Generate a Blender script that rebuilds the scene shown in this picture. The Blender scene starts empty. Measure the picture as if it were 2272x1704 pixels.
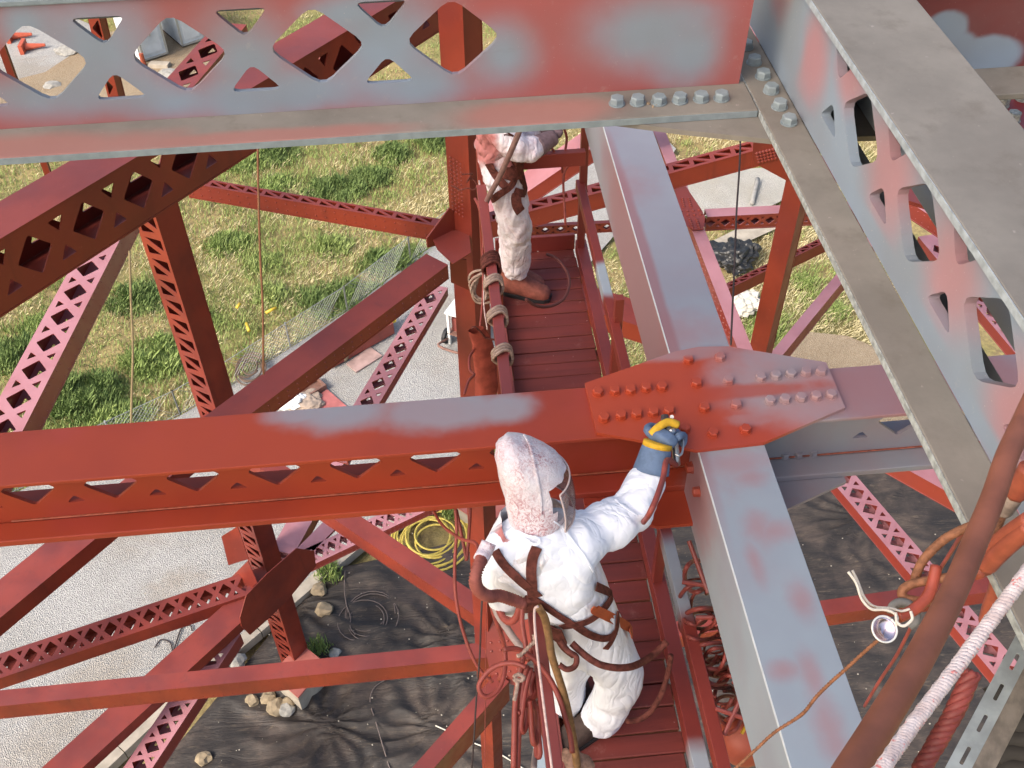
import bpy, bmesh, math, random
from mathutils import Vector, Matrix, noise, geometry
from mathutils.bvhtree import BVHTree
random.seed(7)
S = bpy.context.scene
COL = S.collection
V = Vector

# ------------------------------------------------------------------ camera
PITCH, YAW, ROLL, FPX = math.radians(45.1), math.radians(4.45), math.radians(1.25), 2300.0
IMW, IMH = 2272.0, 1704.0
F = V((math.sin(YAW)*math.cos(PITCH), math.cos(YAW)*math.cos(PITCH), -math.sin(PITCH)))
R0 = V((math.cos(YAW), -math.sin(YAW), 0)); U0 = R0.cross(F)
RT = math.cos(ROLL)*R0 - math.sin(ROLL)*U0
UP = math.sin(ROLL)*R0 + math.cos(ROLL)*U0
cam = bpy.data.cameras.new('camera'); camo = bpy.data.objects.new('camera', cam); COL.objects.link(camo)
camo.matrix_world = Matrix(((RT.x, UP.x, -F.x, 0), (RT.y, UP.y, -F.y, 0), (RT.z, UP.z, -F.z, 0), (0, 0, 0, 1)))
cam.sensor_width = 36; cam.lens = 36*FPX/IMW; cam.clip_start = .05; cam.clip_end = 2000
S.camera = camo

# ------------------------------------------------------------------ light
SUN = V((-.62, -.42, .66)).normalized()
w = bpy.data.worlds.new('World'); S.world = w; w.use_nodes = True
nt = w.node_tree; bg = nt.nodes['Background']
sky = nt.nodes.new('ShaderNodeTexSky'); sky.sky_type = 'NISHITA'; sky.sun_disc = False
sky.sun_elevation = math.asin(SUN.z); sky.sun_rotation = math.atan2(SUN.x, SUN.y)
sky.air_density = 1.0; sky.dust_density = 6.0; sky.ozone_density = 1.0
nt.links.new(sky.outputs[0], bg.inputs[0]); bg.inputs[1].default_value = .15
sl = bpy.data.lights.new('sun', 'SUN'); sl.energy = 1.5; sl.angle = math.radians(12); sl.color = (1, .97, .92)
so = bpy.data.objects.new('sun', sl); COL.objects.link(so)
so.rotation_euler = SUN.to_track_quat('Z', 'Y').to_euler()
S.view_settings.view_transform = 'Standard'; S.view_settings.look = 'None'
S.view_settings.exposure = .96; S.view_settings.gamma = 1; S.view_settings.use_curve_mapping = False

# ------------------------------------------------------------------ measuring helpers
CROPS = [(0, 0), (760, 0), (1512, 0), (0, 570), (760, 570), (1512, 570), (0, 1134), (760, 1134), (1512, 1134)]
ZOOM = {'r': (1440, 300, 3.3175), 's': (1900, 1000, 3.3175), 'p': (1150, 420, 3.607), 'h': (1900, 200, 2.371),
        'g': (600, 680, 5.027), 'q': (1480, 1200, 3.292), 'k': (560, 1130, 4.424), 'w': (1000, 900, 3.95), 'l': (1000, 1280, 3.95),
        't': (1380, 860, 7.541), 'f': (980, 260, 5.53)}
def k(i, x, y):
    if isinstance(i, str):
        a = ZOOM[i]; return (a[0]+x/a[2], a[1]+y/a[2])
    return (CROPS[i][0]+x/2.9105, CROPS[i][1]+y/2.9105)
def ray(p): return (F*FPX + RT*(p[0]-IMW/2) - UP*(p[1]-IMH/2)).normalized()
def onz(p, z): r = ray(p); return r*(z/r.z)
def ony(p, y): r = ray(p); return r*(y/r.y)
def ond(p, d): return ray(p)*d
def onpl(p, P0, n): r = ray(p); return r*(P0.dot(n)/r.dot(n))
def proj(P): return V((IMW/2+FPX*P.dot(RT)/P.dot(F), IMH/2-FPX*P.dot(UP)/P.dot(F)))
GZ = -26.0

# ------------------------------------------------------------------ object helpers
def tag(o, label=None, cat=None, group=None, kind=None):
    if label: o['label'] = label
    if cat: o['category'] = cat
    if group: o['group'] = group
    if kind: o['kind'] = kind
    return o
def empty(name, loc, label, cat, group=None):
    o = bpy.data.objects.new(name, None); COL.objects.link(o); o.location = loc; o.empty_display_size = .1
    return tag(o, label, cat, group)
def mesh(name, vs, fs, mat=None, parent=None, smooth=False):
    me = bpy.data.meshes.new(name); me.from_pydata([tuple(v) for v in vs], [], fs); me.validate(); me.update()
    return link(name, me, mat, parent, smooth)
def link(name, me, mat=None, parent=None, smooth=False):
    o = bpy.data.objects.new(name, me); COL.objects.link(o)
    if mat is not None and not me.materials: me.materials.append(mat)
    if smooth:
        for p in me.polygons: p.use_smooth = True
    if parent:
        o.parent = parent; o.matrix_parent_inverse = Matrix.Translation(-parent.location)
    return o
class MB:
    def __init__(s): s.v = []; s.f = []
    def add(s, vs, fs):
        n = len(s.v); s.v += [V(v) for v in vs]; s.f += [tuple(i+n for i in f) for f in fs]
    def box(s, o, a, b, c):
        o, a, b, c = V(o), V(a), V(b), V(c)
        p = [o, o+a, o+a+b, o+b, o+c, o+a+c, o+a+b+c, o+b+c]
        fs = [(0, 3, 2, 1), (4, 5, 6, 7), (0, 1, 5, 4), (1, 2, 6, 5), (2, 3, 7, 6), (3, 0, 4, 7)]
        if a.cross(b).dot(c) < 0: fs = [f[::-1] for f in fs]
        s.add(p, fs)
    def cyl(s, a, b, r, n=10, r2=None):
        a, b = V(a), V(b); d = (b-a).normalized(); u = d.orthogonal().normalized(); t = d.cross(u); r2 = r if r2 is None else r2
        vs = []
        for c, rr in ((a, r), (b, r2)):
            for i in range(n):
                q = 2*math.pi*i/n; vs.append(c+(u*math.cos(q)+t*math.sin(q))*rr)
        fs = [(i, (i+1) % n, n+(i+1) % n, n+i) for i in range(n)]+[tuple(range(n))[::-1], tuple(range(n, 2*n))]
        s.add(vs, fs)
    def tube(s, pts, r, n=8, smooth=6, radii=None):
        P = cat_rom(pts, smooth) if smooth > 1 and len(pts) > 2 else [V(p) for p in pts]
        m = len(P); d = (P[1]-P[0]).normalized(); u = d.orthogonal().normalized(); vs = []
        for i, p in enumerate(P):
            d = (P[min(i+1, m-1)]-P[max(i-1, 0)]).normalized()
            u = (u-d*u.dot(d)).normalized(); t = d.cross(u)
            rr = r if radii is None else radii(i/(m-1.0))
            for j in range(n):
                q = 2*math.pi*j/n; vs.append(p+(u*math.cos(q)+t*math.sin(q))*rr)
        fs = [(i*n+j, i*n+(j+1) % n, (i+1)*n+(j+1) % n, (i+1)*n+j) for i in range(m-1) for j in range(n)]
        fs += [tuple(range(n))[::-1], tuple(range((m-1)*n, m*n))]
        s.add(vs, fs)
    def build(s, name, mat=None, parent=None, smooth=False): return mesh(name, s.v, s.f, mat, parent, smooth)
def cat_rom(pts, n):
    P = [V(p) for p in pts]; P = [P[0]*2-P[1]]+P+[P[-1]*2-P[-2]]; out = []
    for i in range(1, len(P)-2):
        a, b, c, d = P[i-1:i+3]
        for j in range(n):
            t = j/n
            out.append(.5*((2*b)+(c-a)*t+(2*a-5*b+4*c-d)*t*t+(3*b-a-3*c+d)*t**3))
    out.append(P[-2]); return out
def autosmooth(o, ang=40):
    me = o.data
    for p in me.polygons: p.use_smooth = True
    try: me.set_sharp_from_angle(angle=math.radians(ang))
    except Exception: pass
    return o

# ------------------------------------------------------------------ materials
class NT:
    def __init__(s, name):
        s.m = bpy.data.materials.new(name); s.m.use_nodes = True; s.t = s.m.node_tree; s.n = s.t.nodes
        s.b = s.n['Principled BSDF']; s.geo = s.n.new('ShaderNodeNewGeometry')
    def L(s, a, b): s.t.links.new(a, b)
    def noise(s, scale, det=4, rough=.55, vec=None, dist=0):
        x = s.n.new('ShaderNodeTexNoise'); x.inputs['Scale'].default_value = scale; x.inputs['Detail'].default_value = det
        x.inputs['Roughness'].default_value = rough; x.inputs['Distortion'].default_value = dist
        s.L(vec or s.geo.outputs['Position'], x.inputs['Vector']); return x.outputs[0]
    def ramp(s, f, a, b, lo=0., hi=1.):
        x = s.n.new('ShaderNodeMapRange'); x.interpolation_type = 'SMOOTHSTEP'
        for i, q in zip((1, 2, 3, 4), (a, b, lo, hi)): x.inputs[i].default_value = q
        s.L(f, x.inputs[0]); return x.outputs[0]
    def mix(s, f, a, b):
        x = s.n.new('ShaderNodeMix'); x.data_type = 'RGBA'
        if isinstance(f, float): x.inputs[0].default_value = f
        else: s.L(f, x.inputs[0])
        for i, q in ((6, a), (7, b)):
            if isinstance(q, tuple): x.inputs[i].default_value = q[:3]+(1,)
            else: s.L(q, x.inputs[i])
        return x.outputs[2]
    def math(s, op, a, b):
        x = s.n.new('ShaderNodeMath'); x.operation = op
        for i, q in enumerate((a, b)):
            if isinstance(q, (int, float)): x.inputs[i].default_value = q
            else: s.L(q, x.inputs[i])
        return x.outputs[0]
    def scaled(s, sc, vec=None):
        x = s.n.new('ShaderNodeMapping'); x.inputs['Scale'].default_value = sc
        s.L(vec or s.geo.outputs['Position'], x.inputs['Vector']); return x.outputs[0]
    def blob(s, c, r, soft=.5, wob=.3, freq=3., stretch=(1, 1, 1)):
        """soft edged sprayed patch round a point of the real place"""
        d = s.n.new('ShaderNodeVectorMath'); d.operation = 'SUBTRACT'; s.L(s.geo.outputs['Position'], d.inputs[0]); d.inputs[1].default_value = tuple(c)
        e = s.n.new('ShaderNodeVectorMath'); e.operation = 'MULTIPLY'; s.L(d.outputs[0], e.inputs[0]); e.inputs[1].default_value = tuple(1/(r*q) for q in stretch)
        l = s.n.new('ShaderNodeVectorMath'); l.operation = 'LENGTH'; s.L(e.outputs[0], l.inputs[0])
        q = s.math('ADD', l.outputs['Value'], s.math('MULTIPLY', s.math('SUBTRACT', s.noise(freq, 3), .5), wob*2))
        return s.ramp(q, 1-soft*.5, 1+soft*.5, 1., 0.)
    def bump(s, h, strength, dist=.01):
        x = s.n.new('ShaderNodeBump'); x.inputs['Strength'].default_value = strength; x.inputs['Distance'].default_value = dist
        s.L(h, x.inputs['Height']); s.L(x.outputs[0], s.b.inputs['Normal'])
    def out(s, c, rough=.5, spec=.5, metal=0.):
        if isinstance(c, tuple): s.b.inputs['Base Color'].default_value = c+(1,)
        else: s.L(c, s.b.inputs['Base Color'])
        if isinstance(rough, float): s.b.inputs['Roughness'].default_value = rough
        else: s.L(rough, s.b.inputs['Roughness'])
        s.b.inputs['Specular IOR Level'].default_value = spec; s.b.inputs['Metallic'].default_value = metal
        return s.m
ORANGE = (.205, .028, .014); ORANGE2 = (.13, .018, .012); GREY = (.255, .315, .385); REDP = (.40, .085, .075); DUST = (.235, .21, .18)
def simple(name, c, rough=.6, spec=.4, metal=0., var=.25, scale=6.):
    n = NT(name); f = n.noise(scale, 5)
    d = tuple(q*(1-var) for q in c); return n.out(n.mix(n.ramp(f, .3, .7), d, c), rough, spec, metal)
def m_orange(name='orange_paint', c=ORANGE, c2=ORANGE2, rough=.36, dust=.25, sky_sheen=.05):
    n = NT(name)
    col = n.mix(n.ramp(n.noise(.9, 5), .35, .68), c, c2)
    col = n.mix(n.math('MULTIPLY', n.ramp(n.noise(2.2, 6, .7, n.scaled((2.5, 2.5, .35)), .6), .52, .75), .45), col, tuple(q*.62+.004 for q in c2))
    col = n.mix(n.math('MULTIPLY', n.ramp(n.noise(14, 6, .7), .62, .74), dust), col, (.42, .16, .10))
    if sky_sheen:                                          # pale pink sky reflection painted onto faces that look upward
        sx = n.n.new('ShaderNodeSeparateXYZ'); n.L(n.geo.outputs['True Normal'], sx.inputs[0])
        col = n.mix(n.math('MULTIPLY', n.ramp(sx.outputs[2], .55, .9), n.ramp(n.noise(1.7, 5), .3, .7, sky_sheen*.7, sky_sheen)), col, (.62, .33, .37))
    n.bump(n.noise(60, 3), .05, .004)
    return n.out(col, n.ramp(n.noise(3, 4), .3, .7, rough-.06, rough+.1), .45 if sky_sheen < .3 else .7)
PAINT = m_orange()
PINK = m_orange('sky_sheen_paint', (.25, .035, .022), (.20, .030, .022), .34, .3, .62)  # red paint with strong sky glare painted on its upward faces
M_WHITE = simple('white_metal', (.75, .75, .72), .5, .4, 0, .12)
M_CONC = simple('concrete', (.42, .37, .30), .9, .2, 0, .3, 2.5)
M_BLACK = simple('black_rubber', (.02, .02, .022), .6, .4)
M_STEEL = simple('bare_steel', (.55, .55, .55), .3, .5, .9)
M_DARK = simple('dark_hole', (.03, .015, .015), .8, .2)

# ------------------------------------------------------------------ perforated plates
def rounded(poly, r, n=3):
    out = []; m = len(poly)
    for i in range(m):
        p, a, b = V(poly[i]), V(poly[i-1]), V(poly[(i+1) % m])
        da, db = (a-p), (b-p); t = min(r, da.length*.42, db.length*.42); da.normalize(); db.normalize()
        A, B = p+da*t, p+db*t
        for j in range(n+1):
            s = j/n; out.append((A*(1-s)**2 + p*2*s*(1-s) + B*s*s))
    return out
def holes_x(L, w, pitch, x0=0., x1=None, phase=.5, lo=.17, hi=.17, dw=.70, dh=.66, rr=.045, tw=.14, th=.2):
    x1 = L if x1 is None else x1; out = []; m0 = lo*w; H = w*(1-lo-hi); r = rr*pitch
    i = 0
    while True:
        c = x0+pitch*(i+phase); i += 1
        if c-pitch*.5 > x1: break
        cy = m0+H*.5; a = dw*.5*pitch; b = dh*.5*w
        if c-a > x0+.01 and c+a < x1-.01: out.append(rounded([(c-a, cy), (c, cy-b), (c+a, cy), (c, cy+b)], r))
        t = c+pitch*.5; ta = tw*pitch; tt = th*w
        if t-ta > x0+.01 and t+ta < x1-.01:
            out.append(rounded([(t-ta, m0), (t+ta, m0), (t, m0+tt)], r*.7))
            out.append(rounded([(t-ta, w-hi*w), (t, w-hi*w-tt), (t+ta, w-hi*w)], r*.7))
    return out
def holes_n(L, w, pitch, x0=0., x1=None):
    x1 = L if x1 is None else x1; out = []; i = 0; lo, hi = .2*w, .8*w
    while x0+(i+1)*pitch < x1:
        a = x0+i*pitch+.08*pitch; b = a+.80*pitch; g = .14*pitch
        out.append([V((a, lo)), V((b-g, lo)), V((a, hi-.12*w))][::1])
        out.append([V((a+g, hi)), V((b, lo+.12*w)), V((b, hi))])
        i += 1
    return out
def holes_t(L, w, pitch, x0=0., x1=None):
    x1 = L if x1 is None else x1; out = []; i = 0
    while x0+(i+1)*pitch < x1:
        a = x0+i*pitch
        out.append(rounded([(a+.06*pitch, .12*w), (a+.56*pitch, .12*w), (a+.31*pitch, .85*w)], .05*pitch))
        out.append(rounded([(a+.56*pitch, .82*w), (a+.83*pitch, .25*w), (a+1.0*pitch, .82*w)], .05*pitch))
        i += 1
    return out
def plate2d(outer, holes, o, ex, ey, en, t):
    """flat plate with real cut-outs: 2d loops -> solid; front face at o, thickness along -en"""
    loops = [[V((p[0], p[1], 0)) for p in outer]]+[[V((p[0], p[1], 0)) for p in h] for h in holes]
    tris = geometry.tessellate_polygon(loops); flat = [p for l in loops for p in l]; n = len(flat)
    vs = [o+ex*p.x+ey*p.y for p in flat]+[o+ex*p.x+ey*p.y-en*t for p in flat]
    fs = []
    for a, b, c in tris:
        nn = (vs[b]-vs[a]).cross(vs[c]-vs[a])
        if nn.length < 1e-12: continue
        if nn.dot(en) < 0: b, c = c, b
        fs += [(a, b, c), (a+n, c+n, b+n)]
    i0 = 0
    for li, l in enumerate(loops):
        m = len(l); ar = sum(l[i].x*l[(i+1) % m].y-l[(i+1) % m].x*l[i].y for i in range(m))
        flip = (ar > 0) != (li == 0)
        if ex.cross(ey).dot(en) < 0: flip = not flip
        for i in range(m):
            a, b = i0+i, i0+(i+1) % m
            fs.append((a, b, b+n, a+n) if flip else (b, a, a+n, b+n))
        i0 += m
    return vs, fs
def plate(name, outer, holes, o, ex, ey, en, t, mat, parent):
    vs, fs = plate2d(outer, holes, V(o), ex, ey, en, t)
    return mesh(name, vs, fs, mat, parent)
def rect(a, b, c, d): return [(a, b), (c, b), (c, d), (a, d)]
def poly_plate(name, pts, t, mat, parent=None, n=None):
    """flat plate from world points lying in one plane"""
    o = pts[0]; ex = (pts[1]-o).normalized()
    nn = n or max(((pts[i]-o).cross(pts[i+1]-o) for i in range(1, len(pts)-1)), key=lambda q: q.length).normalized()
    if nn.dot(-o) < 0: nn = -nn
    ex = (ex-nn*ex.dot(nn)).normalized(); ey = nn.cross(ex)
    return plate(name, [((p-o).dot(ex), (p-o).dot(ey)) for p in pts], [], o, ex, ey, nn, t, mat, parent), nn
def rivets_mb(pts, n, r=.018, mb=None):
    mb = mb or MB(); u = n.orthogonal().normalized(); t = n.cross(u)
    for p in pts:
        vs = []
        for rr, hh in ((1, 0), (.72, .55)):
            for j in range(6):
                q = math.pi*j/3; vs.append(p+(u*math.cos(q)+t*math.sin(q))*r*rr+n*r*hh)
        vs.append(p+n*r*.85)
        mb.add(vs, [(j, (j+1) % 6, 6+(j+1) % 6, 6+j) for j in range(6)]+[(6+j, 6+(j+1) % 6, 12) for j in range(6)])
    return mb

# ------------------------------------------------------------------ generic steel member
MEMBERS = []
def solve_w(A, B, e, O):
    def f(x):
        a, b = proj(A+e*x), proj(B+e*x); d = b-a
        return (d.x*(O[1]-a.y)-d.y*(O[0]-a.x))/d.length
    x0, x1 = 0., .15
    f0, f1 = f(x0), f(x1)
    for _ in range(12):
        if abs(f1-f0) < 1e-9: break
        x0, x1, f0 = x1, x1-f1*(x1-x0)/(f1-f0), f1
        x1 = max(-3, min(3, x1)); f1 = f(x1)
    return x1
def axis_t(A, a, px):
    r = ray(px); b = a.dot(r); d = A.dot(a); e = A.dot(r)
    return (b*e-d)/(1-b*b)
PAT = {'x': holes_x, 'n': holes_n, 't': holes_t}
def member(name, label, cat, A3, B3, O1, O2, p1=None, p2=None, pitch=.42, roll=0., mat=None, group=None, ext=(0, 0), t=.014, pp=None, w1=None, w2=None, riv=True, pk1=None, pk2=None):
    """a riveted box member: A3-B3 is the edge that faces the camera, O1/O2 picture points on the far edges of the two faces that show"""
    mat = mat or PAINT
    a = (B3-A3).normalized(); A3 = A3-a*ext[0]; B3 = B3+a*ext[1]; L = (B3-A3).length
    h = a.cross(V((0, 0, 1)))
    h = V((1, 0, 0))-a*a.x if h.length < .25 else h
    h.normalize(); v = h.cross(a).normalized()
    if roll:
        q = math.radians(roll); h, v = h*math.cos(q)+v*math.sin(q), v*math.cos(q)-h*math.sin(q)
    w1 = w1 if w1 is not None else solve_w(A3, B3, h, O1); w2 = w2 if w2 is not None else solve_w(A3, B3, v, O2)
    e1 = h*(1 if w1 > 0 else -1); e2 = v*(1 if w2 > 0 else -1); W1, W2 = abs(w1), abs(w2)
    if pp:                                             # spacing of the openings, measured between two of their centres
        ta, tb = axis_t(A3, a, pp[0]), axis_t(A3, a, pp[1]); pitch = abs(tb-ta)/pp[2]
        x0 = (ta % pitch)-.5*pitch
        if x0 < -.45*pitch: x0 += pitch
        kk = dict(x0=x0, x1=L-.03)
        if p1: pk1 = dict(kk, **(pk1 or {}))
        if p2: pk2 = dict(kk, **(pk2 or {}))
    n1, n2 = -e2, -e1                                  # outward normals of face 1 (spans e1) and face 2 (spans e2)
    M = (A3+B3)*.5
    MEMBERS.append((label[:40], round(W1, 2), round(W2, 2), round(L, 1), round((-M).dot(n1), 2), round((-M).dot(n2), 2), round(n1.dot(SUN), 2), round(n2.dot(SUN), 2), tuple(round(q, 1) for q in A3), tuple(round(q, 1) for q in B3)))
    root = empty(name, (A3+B3)*.5, label, cat, group)
    pk1 = pk1 or {}; pk2 = pk2 or {}
    def hl(p, W, pk):
        if not p: return []
        m = .5*pitch
        return PAT[p](L, W, pitch, **dict(dict(x0=m, x1=L-m), **pk))
    def nm(p): return 'perforated_plate' if p else 'side_plate'
    g = .003
    plate(nm(p1), rect(0, 0, L, W1), hl(p1, W1, pk1), A3, a, e1, n1, t, mat, root)
    plate(nm(p1), rect(0, 0, L, W1), hl(p1, W1, pk1), A3+e2*(W2-t), a, e1, n1, t, mat, root)
    plate(nm(p2), rect(0, t+g, L, W2-t-g), hl(p2, W2, pk2), A3+e1*g, a, e2, n2, t, mat, root)
    plate(nm(p2), rect(0, t+g, L, W2-t-g), hl(p2, W2, pk2), A3+e1*(W1-t-g), a, e2, n2, t, mat, root)
    if riv:
        pts = []; pts2 = []
        sp = max(.12, L/70)
        for i in range(int(L/sp)):
            x = (i+.5)*sp
            if not p1: pts += [A3+a*x+e1*.05, A3+a*x+e1*(W1-.05)]
            if not p2: pts2 += [A3+a*x+e2*.06+e1*g, A3+a*x+e2*(W2-.06)+e1*g]
        mb = rivets_mb(pts2, n2, .011)
        if mb.v: tag(mb.build('rivets', mat, root), kind='stuff')
    return root
# ================================================================== ground and setting
def m_ground():
    n = NT('dry_grass_soil')
    soil = n.mix(n.ramp(n.noise(.9, 6, .65), .35, .7), (.20, .15, .08), (.29, .23, .11))
    straw = n.mix(n.ramp(n.noise(6, 5, .7), .4, .65), soil, (.35, .28, .12))
    grass = n.mix(n.ramp(n.noise(2.2, 6, .7), .35, .7), (.10, .13, .04), (.18, .20, .065))
    f = n.ramp(n.noise(.16, 5, .6), .46, .6)
    c = n.mix(n.math('MULTIPLY', f, .55), straw, grass)
    n.bump(n.noise(12, 6, .7), .6, .06)
    return n.out(c, .95, .1)
def m_gravel(name, a, b, speck):
    n = NT(name)
    c = n.mix(n.ramp(n.noise(.35, 5, .6), .35, .7), a, b)
    c = n.mix(n.math('MULTIPLY', n.ramp(n.noise(.16, 6, .65, None, 1.), .48, .66), .55), c, tuple(q*w_ for q, w_ in zip(b, (.92, .80, .66))))
    c = n.mix(n.math('MULTIPLY', n.ramp(n.noise(2.2, 6, .75), .52, .74), .4), c, tuple(min(.62, q*1.35) for q in a))
    v = n.n.new('ShaderNodeTexVoronoi'); v.inputs['Scale'].default_value = 34; n.L(n.geo.outputs['Position'], v.inputs['Vector'])
    c = n.mix(n.math('MULTIPLY', n.ramp(v.outputs['Color'], .25, .8), .5), c, speck)
    n.bump(v.outputs['Distance'], .8, .05)
    return n.out(c, .95, .15)
M_SOIL = m_ground()
M_GRAVEL = m_gravel('grey_gravel', (.45, .44, .42), (.37, .355, .325), (.22, .215, .21))
M_DIRT = m_gravel('bare_dirt', (.26, .19, .12), (.34, .26, .17), (.45, .38, .28))
M_PAVE = m_gravel('pale_paving', (.50, .48, .43), (.42, .40, .35), (.33, .31, .28))
def m_tarp():
    n = NT('black_tarp')
    c = n.mix(n.ramp(n.noise(.5, 6, .7), .42, .68), (.036, .031, .028), (.092, .070, .056))
    st = n.noise(5, 6, .75, n.scaled((.35, 1.6, 1)), 1.5)
    c = n.mix(n.math('MULTIPLY', n.ramp(st, .54, .70), .6), c, (.17, .13, .09))
    c = n.mix(n.ramp(n.noise(26, 3), .74, .78), c, (.5, .45, .38))
    n.bump(n.math('ADD', n.math('MULTIPLY', n.math('ABSOLUTE', n.math('SUBTRACT', n.noise(.9, 3, .5, n.scaled((.35, 1.5, 1)), 1.5), .5), 0.), 2.), n.math('MULTIPLY', n.noise(9, 5, .6, n.scaled((.4, 1.6, 1)), .8), .35)), .55, .10)
    return n.out(c, .58, .3)
M_TARP = m_tarp()
def gsheet(name, px, dz, mat, sub=0):
    vs = [onz(p, GZ+dz) for p in px]
    return tag(mesh(name, vs, [tuple(range(len(vs)))], mat), kind='structure')
# far ground: one broad sheet with gentle relief
def ground():
    vs, fs = [], []; xs = [-260, -140, -80]+[-60+2.0*i for i in range(61)]+[80, 140, 260]; ys = [-120, -60, -20]+[2.0*i for i in range(46)]+[110, 160, 260, 400]
    for y in ys:
        for x in xs: vs.append((x, y, GZ+(.25*noise.noise(V((x*.11, y*.11, 0))) if 1 else 0)-.26))
    m = len(xs)
    for j in range(len(ys)-1):
        for i in range(m-1): fs.append((j*m+i, j*m+i+1, (j+1)*m+i+1, (j+1)*m+i))
    return tag(mesh('ground', vs, fs, M_SOIL, None, True), kind='structure')
ground()
gravel = gsheet('gravel_yard', [(-900, 1720), (-500, 1290), (20, 1100), (400, 922), (508, 858), (771, 690), (911, 580), (1005, 515), (1130, 420), (1300, 300), (1420, 250), (1500, 330), (1400, 480), (1190, 720), (1080, 900), (985, 1100), (718, 1266), (640, 1335), (560, 1410), (371, 1560), (206, 1720), (-60, 2100), (-900, 2300)], .012, M_GRAVEL)
gsheet('gravel_patch', [(-400, 150), (-60, 30), (120, 20), (215, 60), (160, 120), (100, 160), (-20, 190), (-300, 300)], .010, M_GRAVEL)
gsheet('dirt_track', [(-300, 300), (-60, 190), (60, 140), (150, 90), (300, 60), (420, 70), (520, 110), (420, 190), (280, 260), (120, 300), (-200, 420)], .006, M_DIRT)
gsheet('dirt_patch', [(1700, 800), (1780, 735), (1880, 745), (1990, 790), (2100, 850), (2300, 980), (2300, 1100), (1800, 1050), (1650, 900)], .010, M_DIRT)
gsheet('paving', [(1440, 440), (1500, 412), (1600, 380), (1690, 372), (1760, 400), (1745, 440), (1700, 462), (1640, 470), (1560, 480), (1440, 520), (1380, 520)], .016, M_PAVE)
gsheet('footpath', [(1560, 545), (1640, 505), (1735, 492), (1720, 508), (1650, 540), (1590, 585), (1500, 640), (1480, 600)], .020, M_CONC)
# tarp with real folds
def tarp():
    n = 200; c = [onz(p, GZ) for p in ((718, 1268), (2500, 880), (2600, 1950), (60, 2050))]
    vs, fs = [], []
    anchors = [onz(k('k', 1980, 1310), GZ), onz(k('k', 430, 960), GZ), onz(k(6, 2110, 1400), GZ), onz(k(7, 600, 1420), GZ), onz((1900, 1150), GZ)]
    for j in range(n+1):
        for i in range(n+1):
            s, t = i/n, j/n
            p = (c[0]*(1-s)+c[1]*s)*(1-t)+(c[3]*(1-s)+c[2]*s)*t
            h = .07*noise.fractal(p*.5, .9, 2, 3)+.05*(1-2.2*abs(noise.noise(V((p.x*.5+p.y*.25, p.y*1.3, 4))+noise.noise_vector(p*.3)*1.2)))
            for A in anchors:
                d = p-A; r = d.length
                if r < 6: h += .10*math.exp(-r/2.6)*(1-2*abs(math.sin(6.5*math.atan2(d.y, d.x)+2.5*noise.noise(p*.9))))*min(1, r/.4)
            edge = min(s, 1-s, t)*n/3.
            vs.append(p+V((0, 0, max(.03, .16+h)*min(1, edge+.15))))
    for j in range(n):
        for i in range(n): q = j*(n+1)+i; fs.append((q, q+n+1, q+n+2, q+1))
    o = mesh('tarp', vs, fs, M_TARP, None, True)
    tag(o, 'black plastic sheeting spread wrinkled over the ground below the tower', 'tarpaulin')
tarp()
# unseen slabs added and shaped to block the sun from painters and steel
db = MB(); db.box((-18.2, -11.6, 12.0), (8.2, 0, 0), (0, 8.0, 0), (0, 0, .5)); db.box((-24, -3.4, 12.0), (5.3, 0, 0), (0, 2.6, 0), (0, 0, .5))
for i in range(4): db.box((-17.9+2.45*i, -11.6, 11.2), (.3, 0, 0), (0, 8.0, 0), (0, 0, .797))
tag(db.build('shade_slabs', simple('old_concrete', (.3, .28, .25), .9, .2)), kind='structure')

# ================================================================== the painted frame close to the camera
def m_primed(name, reds, greys, base='grey', thr=(.50, .66), scale=1.7, red=REDP, edge=None):
    n = NT(name); g = n.mix(n.ramp(n.noise(2.5, 3), .3, .7), GREY, (.235, .265, .30))
    r = n.mix(n.ramp(n.noise(3, 4), .35, .7), red, tuple(q*.8+.03 for q in red))
    f = n.ramp(n.noise(scale, 3, .5), thr[0], thr[1])
    for c, rad, so_, st in reds: f = n.math('MAXIMUM', f, n.blob(c, rad, so_, .40, 6, st))
    for c, rad, so_, st in greys: f = n.math('MULTIPLY', f, n.math('SUBTRACT', 1., n.blob(c, rad, so_, .40, 6, st)))
    c = n.mix(f, g, r)
    c = n.mix(n.math('MULTIPLY', n.ramp(n.noise(22, 6, .7), .6, .75), .18), c, (.45, .40, .36))
    c = n.mix(n.math('MULTIPLY', n.ramp(n.noise(170, 2), .70, .76), .5), c, (.62, .52, .48))
    c = n.mix(n.math('MULTIPLY', n.ramp(n.noise(5, 7, .75, n.scaled((.5, .5, 3.5)), .7), .60, .74), .35), c, (.20, .17, .16))
    n.bump(n.noise(90, 3), .06, .003)
    return n.out(c, .5, .4)
def m_dust(name, pink=()):
    n = NT(name)
    c = n.mix(n.ramp(n.noise(2.2, 6, .65), .35, .7), (.20, .18, .155), (.27, .245, .21))
    c = n.mix(n.math('MULTIPLY', n.ramp(n.noise(9, 6, .7), .5, .75), .5), c, (.15, .125, .10))
    c = n.mix(n.math('MULTIPLY', n.ramp(n.noise(42, 4), .68, .75), .5), c, (.40, .36, .32))
    f = None
    for ce, rad, so_, st in pink:
        b = n.blob(ce, rad, so_, .35, 5, st); f = b if f is None else n.math('MAXIMUM', f, b)
    if f is not None: c = n.mix(n.math('MULTIPLY', f, .75), c, (.40, .17, .14))
    n.bump(n.noise(70, 4), .12, .003)
    return n.out(c, .8, .25)
UZ, UT = -1.6, -1.235
def q8(u, v): return ony((u, v), 2.8)
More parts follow.
